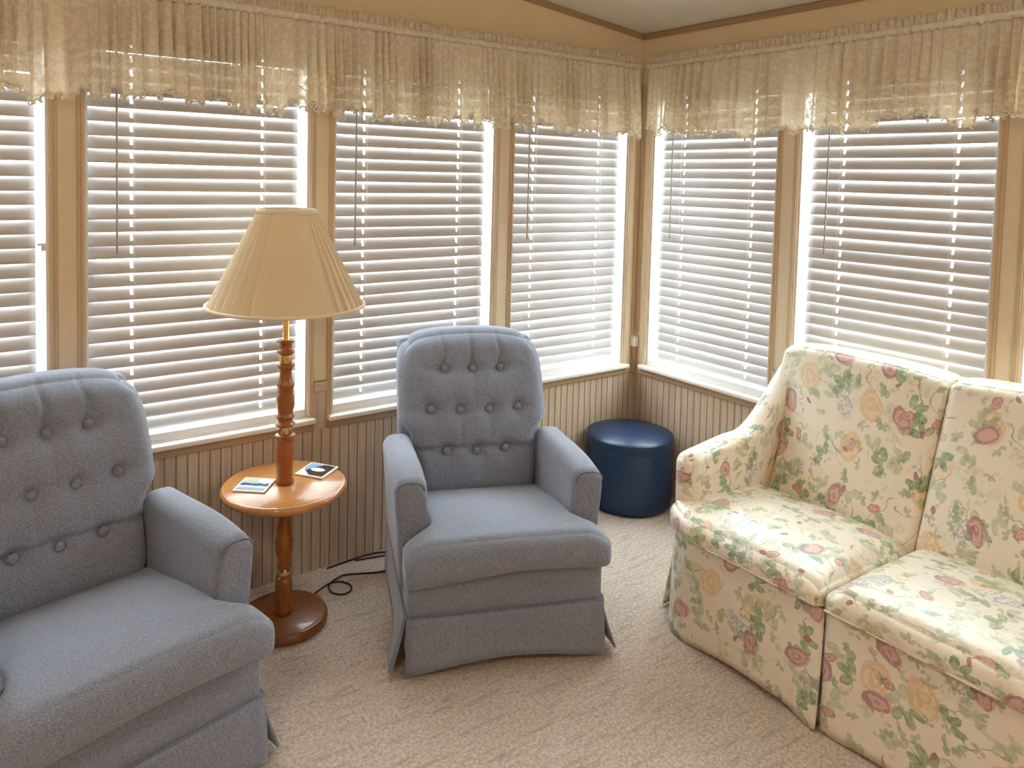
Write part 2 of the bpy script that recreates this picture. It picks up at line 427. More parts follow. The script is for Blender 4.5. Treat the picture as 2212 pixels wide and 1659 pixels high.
def rbox(size, r, n=(8, 8, 8), fn=None, s=4, bm=None, uvm=None, uvo=(0, 0)):
    """rounded box centred on the origin as a dense grid, then shaped by fn(p, q): q is the -1..1 position"""
    hx, hy, hz = [v / 2 for v in size]
    own = bm is None
    bm = bm or bmesh.new()
    A = [axis_pts(h, r, m_, s) for h, m_ in zip((hx, hy, hz), n)]
    H = (hx, hy, hz)
    cache = {}
    def vert(i, j, l):
        key = (i, j, l)
        if key in cache: return cache[key]
        p = Vector((A[0][i], A[1][j], A[2][l]))
        q = Vector((p.x / hx, p.y / hy, p.z / hz))
        inner = Vector([max(-(h - r), min(h - r, c)) for c, h in zip(p, H)])
        d = p - inner
        if d.length > 1e-9: p = inner + d.normalized() * r
        if fn:
            p2 = fn(p.copy(), q); p = p2 if p2 is not None else p
        v = bm.verts.new(p); cache[key] = v
        return v
    N = [len(a) - 1 for a in A]
    uvl = bm.loops.layers.uv.verify() if uvm else None
    def unfold(side, p):
        x, y, z = p
        if uvm == 'top':       # the top is the flat of the cloth, the sides hang from it
            d = hz - z
            return {'T': (x, y), 'B': (x + 1.3, y), 'F': (x, -hy - d), 'K': (x, hy + d), 'L': (-hx - d, y), 'R': (hx + d, y)}[side]
        if uvm == 'front':
            d = y + hy
            return {'F': (x, z), 'K': (x + 1.3, z), 'T': (x, hz + d), 'B': (x, -hz - d), 'L': (-hx - d, z), 'R': (hx + d, z)}[side]
        d = x + hx             # 'side': the x faces are the flat
        return {'L': (y, z), 'R': (y, z + 2 * hx + 2 * hz), 'T': (y, hz + d), 'B': (y, -hz - d), 'F': (-hy - d, z), 'K': (hy + d, z)}[side]
    def quad(a, b, c, d):
        try: f = bm.faces.new((vert(*a), vert(*b), vert(*c), vert(*d)))
        except ValueError: return
        if uvl is not None:
            for l, idx in zip(f.loops, (a, b, c, d)):
                u_, v_ = unfold(cur[0], (A[0][idx[0]], A[1][idx[1]], A[2][idx[2]]))
                l[uvl].uv = (u_ + uvo[0], v_ + uvo[1])
    cur = ['T']
    for i in range(N[0]):
        for j in range(N[1]):
            cur[0] = 'T'; quad((i, j, N[2]), (i + 1, j, N[2]), (i + 1, j + 1, N[2]), (i, j + 1, N[2]))
            cur[0] = 'B'; quad((i, j + 1, 0), (i + 1, j + 1, 0), (i + 1, j, 0), (i, j, 0))
    for i in range(N[0]):
        for l in range(N[2]):
            cur[0] = 'F'; quad((i, 0, l), (i + 1, 0, l), (i + 1, 0, l + 1), (i, 0, l + 1))
            cur[0] = 'K'; quad((i, N[1], l + 1), (i + 1, N[1], l + 1), (i + 1, N[1], l), (i, N[1], l))
    for j in range(N[1]):
        for l in range(N[2]):
            cur[0] = 'L'; quad((0, j, l + 1), (0, j + 1, l + 1), (0, j + 1, l), (0, j, l))
            cur[0] = 'R'; quad((N[0], j, l), (N[0], j + 1, l), (N[0], j + 1, l + 1), (N[0], j, l + 1))
    return bm

def move(bm, x, y, z):
    bmesh.ops.translate(bm, vec=(x, y, z), verts=bm.verts); return bm

def cube_uv(bm, ou=0.0, ov=0.0, rot=0.0):
    """planar cloth coordinates in metres, chosen by the face direction"""
    uvl = bm.loops.layers.uv.verify()
    bm.normal_update()
    for f in bm.faces:
        n = f.normal; a = [abs(n.x), abs(n.y) * 1.05, abs(n.z)]
        ax = a.index(max(a))
        for l in f.loops:
            p = l.vert.co
            u, v = ((p.y, p.z), (p.x, p.z), (p.x, p.y))[ax]
            l[uvl].uv = (u + ou + ax * 1.7, v + ov + ax * 0.9)

def lathe(prof, seg=48, bm=None, cx=0, cy=0, rf=None):
    if seg == 40: prof = [(a * 0.92, b) for a, b in prof]
    bm = bm or bmesh.new(); rings = []
    for r, z in prof:
        if r < 1e-6: rings.append([bm.verts.new((cx, cy, z))])
        else:
            rings.append([bm.verts.new((cx + (r + (rf(2 * pi * i / seg, r, z) if rf else 0)) * cos(2 * pi * i / seg), cy + (r + (rf(2 * pi * i / seg, r, z) if rf else 0)) * sin(2 * pi * i / seg), z)) for i in range(seg)])
    for a, b in zip(rings, rings[1:]):
        for i in range(seg):
            j = (i + 1) % seg
            if len(a) == 1 and len(b) == 1: continue
            if len(a) == 1: bm.faces.new((a[0], b[j], b[i]))
            elif len(b) == 1: bm.faces.new((a[i], a[j], b[0]))
            else: bm.faces.new((a[i], a[j], b[j], b[i]))
    bmesh.ops.recalc_face_normals(bm, faces=bm.faces)
    return bm

def smooth_path(pts, n=8, closed=False):
    out = []; P = [Vector(p) for p in pts]; N = len(P)
    rng = range(N) if closed else range(N - 1)
    for i in rng:
        p0 = P[(i - 1) % N] if (closed or i > 0) else P[i]
        p1 = P[i]; p2 = P[(i + 1) % N]
        p3 = P[(i + 2) % N] if (closed or i + 2 < N) else p2
        for t in range(n):
            t /= n
            out.append(0.5 * ((2 * p1) + (p2 - p0) * t + (2 * p0 - 5 * p1 + 4 * p2 - p3) * t * t + (-p0 + 3 * p1 - 3 * p2 + p3) * t ** 3))
    if not closed: out.append(P[-1])
    return out

def tube(path, r, seg=8, bm=None, closed=False, rf=None):
    bm = bm or bmesh.new(); rings = []; N = len(path)
    prev = None
    for i, p in enumerate(path):
        p = Vector(p)
        a = Vector(path[(i - 1) % N] if (closed or i > 0) else path[i]); b = Vector(path[(i + 1) % N] if (closed or i < N - 1) else path[i])
        t = (b - a).normalized() if (b - a).length > 1e-9 else Vector((0, 0, 1))
        if prev is None:
            ref = Vector((0, 0, 1)) if abs(t.z) < 0.9 else Vector((1, 0, 0))
            u = t.cross(ref).normalized()
        else:
            u = (prev - t * prev.dot(t)).normalized()
        prev = u; w = t.cross(u)
        rr = rf(i / max(1, N - 1)) if rf else r
        rings.append([bm.verts.new(p + (u * cos(2 * pi * s / seg) + w * sin(2 * pi * s / seg)) * rr) for s in range(seg)])
    rng = range(N) if closed else range(N - 1)
    for i in rng:
        a, b = rings[i], rings[(i + 1) % N]
        for s in range(seg):
            bm.faces.new((a[s], a[(s + 1) % seg], b[(s + 1) % seg], b[s]))
    if not closed:
        bm.faces.new(list(reversed(rings[0]))); bm.faces.new(rings[-1])
    bmesh.ops.recalc_face_normals(bm, faces=bm.faces)
    return bm

def sheet(fn, nu, nv, th=0.006, bm=None, uvfn=None, off=None):
    """a cloth panel: grid of fn(u, v) with real thickness along off"""
    bm = bm or bmesh.new()
    P = [[Vector(fn(i / nu, j / nv)) for j in range(nv + 1)] for i in range(nu + 1)]
    fr, bk = [], []
    for i in range(nu + 1):
        a, b = [], []
        for j in range(nv + 1):
            if off is not None: n = Vector(off)
            else:
                du = P[min(i + 1, nu)][j] - P[max(i - 1, 0)][j]; dv = P[i][min(j + 1, nv)] - P[i][max(j - 1, 0)]
                n = du.cross(dv)
                n = n.normalized() if n.length > 1e-12 else Vector((0, -1, 0))
            a.append(bm.verts.new(P[i][j] + n * th / 2)); b.append(bm.verts.new(P[i][j] - n * th / 2))
        fr.append(a); bk.append(b)
    fs = []
    for i in range(nu):
        for j in range(nv):
            fs.append(bm.faces.new((fr[i][j], fr[i + 1][j], fr[i + 1][j + 1], fr[i][j + 1])))
            fs.append(bm.faces.new((bk[i][j + 1], bk[i + 1][j + 1], bk[i + 1][j], bk[i][j])))
    for i in range(nu):
        fs.append(bm.faces.new((fr[i][0], bk[i][0], bk[i + 1][0], fr[i + 1][0])))
        fs.append(bm.faces.new((fr[i + 1][nv], bk[i + 1][nv], bk[i][nv], fr[i][nv])))
    for j in range(nv):
        fs.append(bm.faces.new((fr[0][j + 1], bk[0][j + 1], bk[0][j], fr[0][j])))
        fs.append(bm.faces.new((fr[nu][j], bk[nu][j], bk[nu][j + 1], fr[nu][j + 1])))
    return bm

def clamp(x, a=0.0, b=1.0): return max(a, min(b, x))
def sstep(a, b, x):
    t = clamp((x - a) / (b - a)); return t * t * (3 - 2 * t)
def gauss(x, s): return math.exp(-x * x / (2 * s * s))

# ================================================================== ROOM
ZS, ZT = 0.60, 2.03          # window opening
CEIL0, SLOPE = 2.308, 0.105  # ceiling height at the corner, rise per metre to the left
XW, YW = -4.6, -4.4          # far extents
WT = 0.13
def ceil_z(x): return CEIL0 - SLOPE * x
OPEN_L = [(-3.43, -2.6626), (-2.559, -1.798), (-1.696, -0.929), (-0.823, -0.092)]
OPEN_R = [(-0.797, -0.088), (-1.640, -0.9036), (-2.480, -1.737)]   # y ranges (low, high)

# floor
bm = bmesh.new()
bmesh.ops.create_grid(bm, x_segments=60, y_segments=60, size=0.5, matrix=Matrix.Translation(((XW) / 2, (YW) / 2, 0)) @ Matrix.Diagonal((-XW + 0.3, -YW + 0.3, 1, 1)))
ret = bmesh.ops.extrude_face_region(bm, geom=bm.faces[:])
bmesh.ops.translate(bm, vec=(0, 0, -0.1), verts=[v for v in ret['geom'] if isinstance(v, bmesh.types.BMVert)])
bmesh.ops.recalc_face_normals(bm, faces=bm.faces)
tag(obj('floor', bm, 'carpet', smooth=False), kind='structure')

# ceiling (sloping)
bm = bmesh.new()
x0, x1, y0, y1 = XW - 0.15, WT, YW - 0.15, WT
vs = [bm.verts.new((x, y, ceil_z(x) + dz)) for dz in (0, 0.12) for x, y in ((x0, y0), (x1, y0), (x1, y1), (x0, y1))]
for f in ((3, 2, 1, 0), (4, 5, 6, 7), (0, 1, 5, 4), (1, 2, 6, 5), (2, 3, 7, 6), (3, 0, 4, 7)): bm.faces.new([vs[i] for i in f])
tag(obj('ceiling', bm, 'ceiling', smooth=False), kind='structure')

# swap helper: local wall coordinate (a along the wall, d outward from the room, z) -> world
def LW(a, d, z): return (a, d, z)
def RW(a, d, z): return (d, a, z)
def wbox(bm, T, a0, a1, d0, d1, z0, z1, bev=0.0, mi=0):
    p = T(a0, d0, z0); q = T(a1, d1, z1)
    return box(bm, min(p[0], q[0]), max(p[0], q[0]), min(p[1], q[1]), max(p[1], q[1]), z0, z1, bev, 2, mi)

def build_wall(name, T, opens, lo, hi, lower_name, sloped):
    bm = bmesh.new()
    segs = []
    cur = lo
    for a, b in sorted(opens):
        segs.append((cur, a)); cur = b
    segs.append((cur, hi))
    for a, b in segs:
        if b - a > 1e-3: wbox(bm, T, a, b, 0.0, WT, 0.0, ZT)
    for a, b in opens: wbox(bm, T, a, b, 0.0, WT, 0.0, ZS - 0.005)
    # top band, follows the ceiling
    if sloped:
        vs = [bm.verts.new(v) for v in ((lo, 0, ZT), (hi, 0, ZT), (hi, 0, ceil_z(hi)), (lo, 0, ceil_z(lo)), (lo, WT, ZT), (hi, WT, ZT), (hi, WT, ceil_z(hi)), (lo, WT, ceil_z(lo)))]
        for f in ((3, 2, 1, 0), (4, 5, 6, 7), (0, 1, 5, 4), (1, 2, 6, 5), (2, 3, 7, 6), (3, 0, 4, 7)): bm.faces.new([vs[i] for i in f])
    else:
        wbox(bm, T, lo, hi, 0.0, WT, ZT, CEIL0 - 0.001)
    bmesh.ops.recalc_face_normals(bm, faces=bm.faces)
    w = tag(obj(name, bm, 'cream_wall', smooth=False), kind='structure')
    # wainscot boards: real V-grooves every 20 mm, wide ones between panels
    bm = bmesh.new()
    pitch = 0.0385
    dep = 0.008
    def boards(a0, a1, z0, z1):
        n = max(1, round((a1 - a0) / pitch)); p = (a1 - a0) / n
        for i in range(n):
            s = a0 + i * p
            prof = [(s, 0.0), (s, -dep + 0.0025), (s + 0.0025, -dep), (s + p - 0.0025, -dep), (s + p, -dep + 0.0025), (s + p, 0.0)]
            lo_ = [bm.verts.new(T(a, d, z0)) for a, d in prof]; hi_ = [bm.verts.new(T(a, d, z1)) for a, d in prof]
            for j in range(len(prof) - 1):
                f = bm.faces.new((lo_[j], lo_[j + 1], hi_[j + 1], hi_[j]))
                if j in (1, 3): f.material_index = 1
            bm.faces.new(hi_); bm.faces.new(list(reversed(lo_)))
    boards(lo, hi, 0.0, ZS - 0.035)
    bmesh.ops.recalc_face_normals(bm, faces=bm.faces)
    obj('wainscot', bm, ['bead', 'bead_groove'], w, smooth=False)
    return w

wl = build_wall('wall_left', LW, OPEN_L, XW, 0.0, 'wl', True)
wr2 = build_wall('wall_right', RW, OPEN_R, YW, WT, 'wr', False)

# walls behind the camera
bm = bmesh.new()
def slopebox(bm, x0, x1, y0, y1, z0):
    vs = [bm.verts.new(v) for v in ((x0, y0, z0), (x1, y0, z0), (x1, y0, ceil_z(x1)), (x0, y0, ceil_z(x0)), (x0, y1, z0), (x1, y1, z0), (x1, y1, ceil_z(x1)), (x0, y1, ceil_z(x0)))]
    for f in ((3, 2, 1, 0), (4, 5, 6, 7), (0, 1, 5, 4), (1, 2, 6, 5), (2, 3, 7, 6), (3, 0, 4, 7)): bm.faces.new([vs[i] for i in f])
slopebox(bm, XW, 0, YW - 0.12, YW, 0)
bmesh.ops.recalc_face_normals(bm, faces=bm.faces)
tag(obj('wall_back', bm, 'cream_wall', smooth=False), kind='structure')
bm = bmesh.new(); slopebox(bm, XW - 0.12, XW, YW, 0.0, 0)
bmesh.ops.recalc_face_normals(bm, faces=bm.faces)
tag(obj('wall_west', bm, 'cream_wall', smooth=False), kind='structure')

# crown trim
def prism(bm, pts, d):
    a = [bm.verts.new(p) for p in pts]; b = [bm.verts.new(Vector(p) + Vector(d)) for p in pts]
    n = len(pts); bm.faces.new(a); bm.faces.new(list(reversed(b)))
    for i in range(n): bm.faces.new((a[i], b[i], b[(i + 1) % n], a[(i + 1) % n]))
    bmesh.ops.recalc_face_normals(bm, faces=bm.faces)
bm = bmesh.new()
L = -XW
vs = [(0, -0.0, ceil_z(0)), (0, -0.012, ceil_z(0)), (0, -0.012, ceil_z(0) - 0.028), (0, 0, ceil_z(0) - 0.028)]
prism(bm, vs, (XW, 0, ceil_z(XW) - ceil_z(0)))
t1 = tag(obj('trim_1', bm, 'crown_trim', smooth=False), kind='structure')
bm = bmesh.new(); box(bm, -0.012, 0, YW, -0.013, CEIL0 - 0.028, CEIL0 - 0.0005, 0.003)
tag(obj('trim_2', bm, 'crown_trim', smooth=False), kind='structure')
# corner moulding with white bracket near its foot
bm = bmesh.new()
box(bm, -0.030, 0.0, -0.008, 0.0, 0.775, 2.05, 0.002); box(bm, -0.008, 0.0, -0.030, -0.008, 0.775, 2.05, 0.002)
t3 = tag(obj('trim_3', bm, 'cream_casing', smooth=False), kind='structure')
bm = bmesh.new(); box(bm, -0.034, 0.0, -0.034, 0.0, 0.70, 0.755, 0.006)
obj('corner_bracket', bm, 'white_vinyl', t3)
bm = bmesh.new()
box(bm, -0.026, 0, -0.026, 0, 0.56, 0.70, 0.002)
obj('corner_block', bm, 'crown_trim', t3, smooth=False)

# invented fill lamps behind the camera, shaped as ceiling fixtures
for n_, ((lx, ly), st, colr) in enumerate(FILL_LAMPS):
    k = NT('lit_frosted_glass'); e = k.n('ShaderNodeEmission'); k.put(e.inputs[0], colr); e.inputs[1].default_value = st
    k.t.links.new(e.outputs[0], k.out.inputs[0])
    zc_ = ceil_z(lx)
    r = thing('ceiling_lamp', ['round frosted glass ceiling lamp nearer the left wall', 'round frosted glass ceiling lamp nearer the right wall'][n_], 'ceiling lamp', (lx, ly, zc_))
    obj('lamp_rim', lathe([(0, 0.004), (0.215, 0.004), (0.222, -0.01), (0.222, -0.030), (0.205, -0.034), (0, -0.030)], 48), 'brass', r)
    obj('glass_dome', lathe([(0.204, -0.030)] + [(0.204 * cos(a * pi / 20), -0.034 - 0.10 * sin(a * pi / 20)) for a in range(1, 10)] + [(0, -0.134)], 48), k.m, r)

# ------------------------------------------------------------------ windows, casings, sills, blinds
wcount = 0
def build_window(T, a, b, side):
    """a<b opening along the wall"""
    global wcount
    wcount += 1
    w = thing('window_%d' % wcount, None, None, T((a + b) / 2, 0.05, ZS), 0, kind='structure')
    loc = Vector(w.location)
    def P(name, bm, mat, parent=w, smooth=False):
        bmesh.ops.translate(bm, vec=-loc, verts=bm.verts)
        bmesh.ops.recalc_face_normals(bm, faces=bm.faces)
        return obj(name, bm, mat, parent, smooth)
    # white jamb liner (visible beside the blind)
    bm = bmesh.new(); t = 0.008
    wbox(bm, T, a, a + t, 0.002, 0.125, ZS, ZT); wbox(bm, T, b - t, b, 0.002, 0.125, ZS, ZT)
    wbox(bm, T, a + t, b - t, 0.002, 0.125, ZT - t, ZT); wbox(bm, T, a + t, b - t, 0.01, 0.125, ZS, ZS + 0.006)
    P('jamb_liner', bm, 'white_vinyl')
    # sash frames: outer upper, inner lower, meeting rail
    zm = 1.33
    bm = bmesh.new(); s = 0.032
    for (d0, d1, z0, z1) in ((0.075, 0.095, ZS + 0.006, zm + 0.02), (0.097, 0.117, zm - 0.02, ZT - t)):
        wbox(bm, T, a + t, a + t + s, d0, d1, z0, z1, 0.003); wbox(bm, T, b - t - s, b - t, d0, d1, z0, z1, 0.003)
        wbox(bm, T, a + t + s, b - t - s, d0, d1, z0, z0 + s + 0.01, 0.003); wbox(bm, T, a + t + s, b - t - s, d0, d1, z1 - s, z1, 0.003)
    P('sash_frame', bm, 'white_vinyl')
    for (d, z0, z1) in ((0.085, ZS + 0.04, zm - 0.01), (0.107, zm + 0.01, ZT - 0.04)):
        bm = bmesh.new(); wbox(bm, T, a + 0.03, b - 0.03, d - 0.002, d + 0.002, z0, z1)
        P('pane', bm, 'glass')
    # casing around the opening, two steps
    bm = bmesh.new(); c = 0.024
    for (c0, c1, d) in ((0.0, c, -0.010), (0.004, 0.013, -0.015)):
        wbox(bm, T, a - c1, a - c0, d, 0.0, ZS - 0.03, ZT + c, 0.002); wbox(bm, T, b + c0, b + c1, d, 0.0, ZS - 0.03, ZT + c, 0.002)
        wbox(bm, T, a, b, d, 0.0, ZT + c0, ZT + c1, 0.002)
    P('casing', bm, 'cream_casing')
    # sill with rounded nose and an apron under it
    bm = bmesh.new()
    wbox(bm, T, a - 0.024, b + 0.024, -0.042, 0.010, ZS - 0.004, ZS + 0.016, 0.006)
    P('window_sill', bm, 'white_sill', smooth=False)
    bm = bmesh.new(); wbox(bm, T, a + 0.008, b - 0.008, 0.001, 0.012, ZS + 0.014, ZS + 0.048, 0.002)
    wbox(bm, T, a + 0.008, b - 0.008, -0.003, 0.004, ZS + 0.014, ZS + 0.022, 0.002)
    P('bottom_stop', bm, 'white_vinyl')
    if wcount == 1:
        bm = bmesh.new(); wbox(bm, T, b - 0.030, b - 0.006, 0.006, 0.05, 1.312, 1.320, 0.002); wbox(bm, T, b - 0.020, b - 0.008, 0.006, 0.016, 1.295, 1.312, 0.003)
        P('sash_latch', bm, 'white_vinyl')
    bm = bmesh.new()
    wbox(bm, T, a - 0.022, b + 0.022, -0.020, 0.0, ZS - 0.036, ZS - 0.005, 0.003)
    P('sill_apron', bm, 'crown_trim')
    return w

def build_blind(T, a, b, label, left_wand, flat_seed, gap=0.010):
    rnd = random.Random(flat_seed)
    loc = Vector(T((a + b) / 2, 0.04, ZS + 0.02))
    r = thing('window_blind', label, 'blind', loc, 0, 'white horizontal blinds in the windows')
    def P(name, bm, mat, parent=r, smooth=False):
        bmesh.ops.translate(bm, vec=-loc, verts=bm.verts)
        bmesh.ops.recalc_face_normals(bm, faces=bm.faces)
        return obj(name, bm, mat, parent, smooth)
    a2, b2 = a + gap, b - 0.034
    D = 0.043
    bm = bmesh.new(); wbox(bm, T, a2, b2, D - 0.026, D + 0.024, ZT - 0.050, ZT - 0.009, 0.003)
    P('headrail', bm, 'white_vinyl')
    # slats
    cords = (a2 + 0.135, b2 - 0.135)
    xs = [a2]
    for c in cords: xs += [c - 0.0045, c + 0.0045]
    xs += [b2]
    nseg = 6
    full = []
    for i in range(len(xs) - 1):
        if xs[i + 1] - xs[i] < 0.02: full.append((xs[i], xs[i + 1], True))
        else:
            for j in range(nseg): full.append((xs[i] + (xs[i + 1] - xs[i]) * j / nseg, xs[i] + (xs[i + 1] - xs[i]) * (j + 1) / nseg, False))
    bm = bmesh.new()
    pitch = 0.0462; wid = 0.050; z = ZS + 0.078; tilt0 = radians(TILT)
    nsl = int((ZT - 0.052 - z) / pitch) + 1
    NV = 6; TH = 0.0026
    for sidx in range(nsl):
        zc = z + sidx * pitch
        tilt = tilt0 + rnd.uniform(-0.025, 0.025)
        sag = rnd.uniform(-0.0015, 0.0015); roll = rnd.uniform(-0.003, 0.003) / (b2 - a2)
        if rnd.random() < 0.10: roll = rnd.choice((-1, 1)) * 0.006 / (b2 - a2)
        def pt(x, v, side):
            # v 0..1 from the outer (upper) edge to the inner (lower) edge
            s_ = (v - 0.5) * wid
            crown = 0.0032 * (1 - (2 * v - 1) ** 2)
            d = -s_ * cos(tilt); h = -s_ * sin(tilt)
            n = (-sin(tilt), cos(tilt))
            dd = D + d + (crown + side * TH / 2) * n[0]; hh = h + (crown + side * TH / 2) * n[1]
            return T(x, dd, zc + hh + roll * (x - (a2 + b2) / 2) + sag)
        keep = {}
        def vt(x, j, side):
            kk = (round(x, 5), j, side)
            if kk not in keep: keep[kk] = bm.verts.new(pt(x, j / NV, side))
            return keep[kk]
        for (xa, xb, cut) in full:
            js = [j for j in range(NV) if not (cut and j in (1, 2, 3))]
            for j in js:
                for side in (1, -1):
                    bm.faces.new((vt(xa, j, side), vt(xb, j, side), vt(xb, j + 1, side), vt(xa, j + 1, side)))
            for (jj) in (0, NV):
                bm.faces.new((vt(xa, jj, 1), vt(xb, jj, 1), vt(xb, jj, -1), vt(xa, jj, -1)))
        for x in (a2, b2):
            for j in range(NV):
                bm.faces.new((vt(x, j, 1), vt(x, j + 1, 1), vt(x, j + 1, -1), vt(x, j, -1)))
    P('slats', bm, 'slat', smooth=True)
    bm = bmesh.new(); wbox(bm, T, a2, b2, D - 0.022, D + 0.022, ZS + 0.032, ZS + 0.046, 0.004)
    P('bottom_rail', bm, 'white_vinyl')
    # ladder cords: thin vertical threads front and back with a knotted tassel end
    for c in cords:
        bm = bmesh.new()
        tube([T(c, D + 0.012, ZS + 0.04), T(c, D + 0.012, ZT - 0.05)], 0.0011, 6, bm)
        tube([T(c + 0.006, D - 0.022, ZS + 0.04), T(c + 0.006, D - 0.022, ZT - 0.05)], 0.0007, 6, bm)
        kn = [T(c, D - 0.020, ZS + 0.04), T(c - 0.008, D - 0.028, ZS + 0.030), T(c + 0.007, D - 0.030, ZS + 0.024), T(c + 0.014, D - 0.028, ZS + 0.034), T(c - 0.004, D - 0.030, ZS + 0.032), T(c - 0.010, D - 0.028, ZS + 0.018)]
        tube(smooth_path(kn, 5), 0.0013, 6, bm)
        P('ladder_cord', bm, 'white_cord', smooth=True)
    # tilt wand
    wx = a2 + 0.085 if left_wand else b2 - 0.085
    bm = bmesh.new()
    tube([T(wx, D - 0.036, 1.278), T(wx, D - 0.036, 1.285), T(wx, D - 0.036, ZT - 0.05), T(wx, D - 0.024, ZT - 0.04)], 0.0036, 6, bm, rf=lambda t: 0.0048 if t < 0.2 else 0.0036)
    P('tilt_wand', bm, 'wand_plastic', smooth=True)
    return r
TILT = 73

blind_labels_L = [
    'white horizontal blind in the window cut by the left edge of the photo',
    'white horizontal blind in the window directly behind the lampshade, left side',
    'white horizontal blind behind the middle armchair, right of the lampshade',
    'white horizontal blind on the left wall in the window beside the room corner']
blind_labels_R = [
    'white horizontal blind on the right wall in the window beside the room corner',
    'white horizontal blind in the wide window above the floral sofa left half',
    'white horizontal blind in the window cut by the right edge of the photo']
for i, (a, b) in enumerate(OPEN_L):
    build_window(LW, a, b, 'L'); build_blind(LW, a, b, blind_labels_L[i], True, 10 + i)
for i, (a, b) in enumerate(OPEN_R):
    # along the right wall the far (corner) side is at high y; wands hang on that side
    build_window(RW, a, b, 'R'); build_blind(RW, a, b, blind_labels_R[i], False, 30 + i)

# strips between the windows with a small cap where the wainscot stops
tn = 4
def mullion(T, a, b):
    global tn
    w_ = thing('trim_%d' % tn, None, None, T((a + b) / 2, 0, 0.6), 0, kind='structure'); tn += 1
    loc = Vector(w_.location)
    def P(name, bm, mat):
        bmesh.ops.translate(bm, vec=-loc, verts=bm.verts); bmesh.ops.recalc_face_normals(bm, faces=bm.faces)
        obj(name, bm, mat, w_, False)
    bm = bmesh.new(); wbox(bm, T, a, b, -0.005, 0, 0.752, 2.05, 0.001); P('panel_strip', bm, 'cream_strip')
    bm = bmesh.new(); wbox(bm, T, a - 0.001, b + 0.001, -0.014, 0, 0.712, 0.752, 0.004); wbox(bm, T, a - 0.001, b + 0.001, -0.018, 0, 0.742, 0.752, 0.002); P('chair_rail_cap', bm, 'cream_casing')
    bm = bmesh.new(); wbox(bm, T, a, b, -0.007, 0, ZS - 0.04, 0.712, 0.002); P('wainscot_strip', bm, 'bead')
c = 0.024
for i in range(3): mullion(LW, OPEN_L[i][1] + c, OPEN_L[i + 1][0] - c)
mullion(RW, OPEN_R[1][1] + c, OPEN_R[0][0] - c); mullion(RW, OPEN_R[2][1] + c, OPEN_R[1][0] - c)

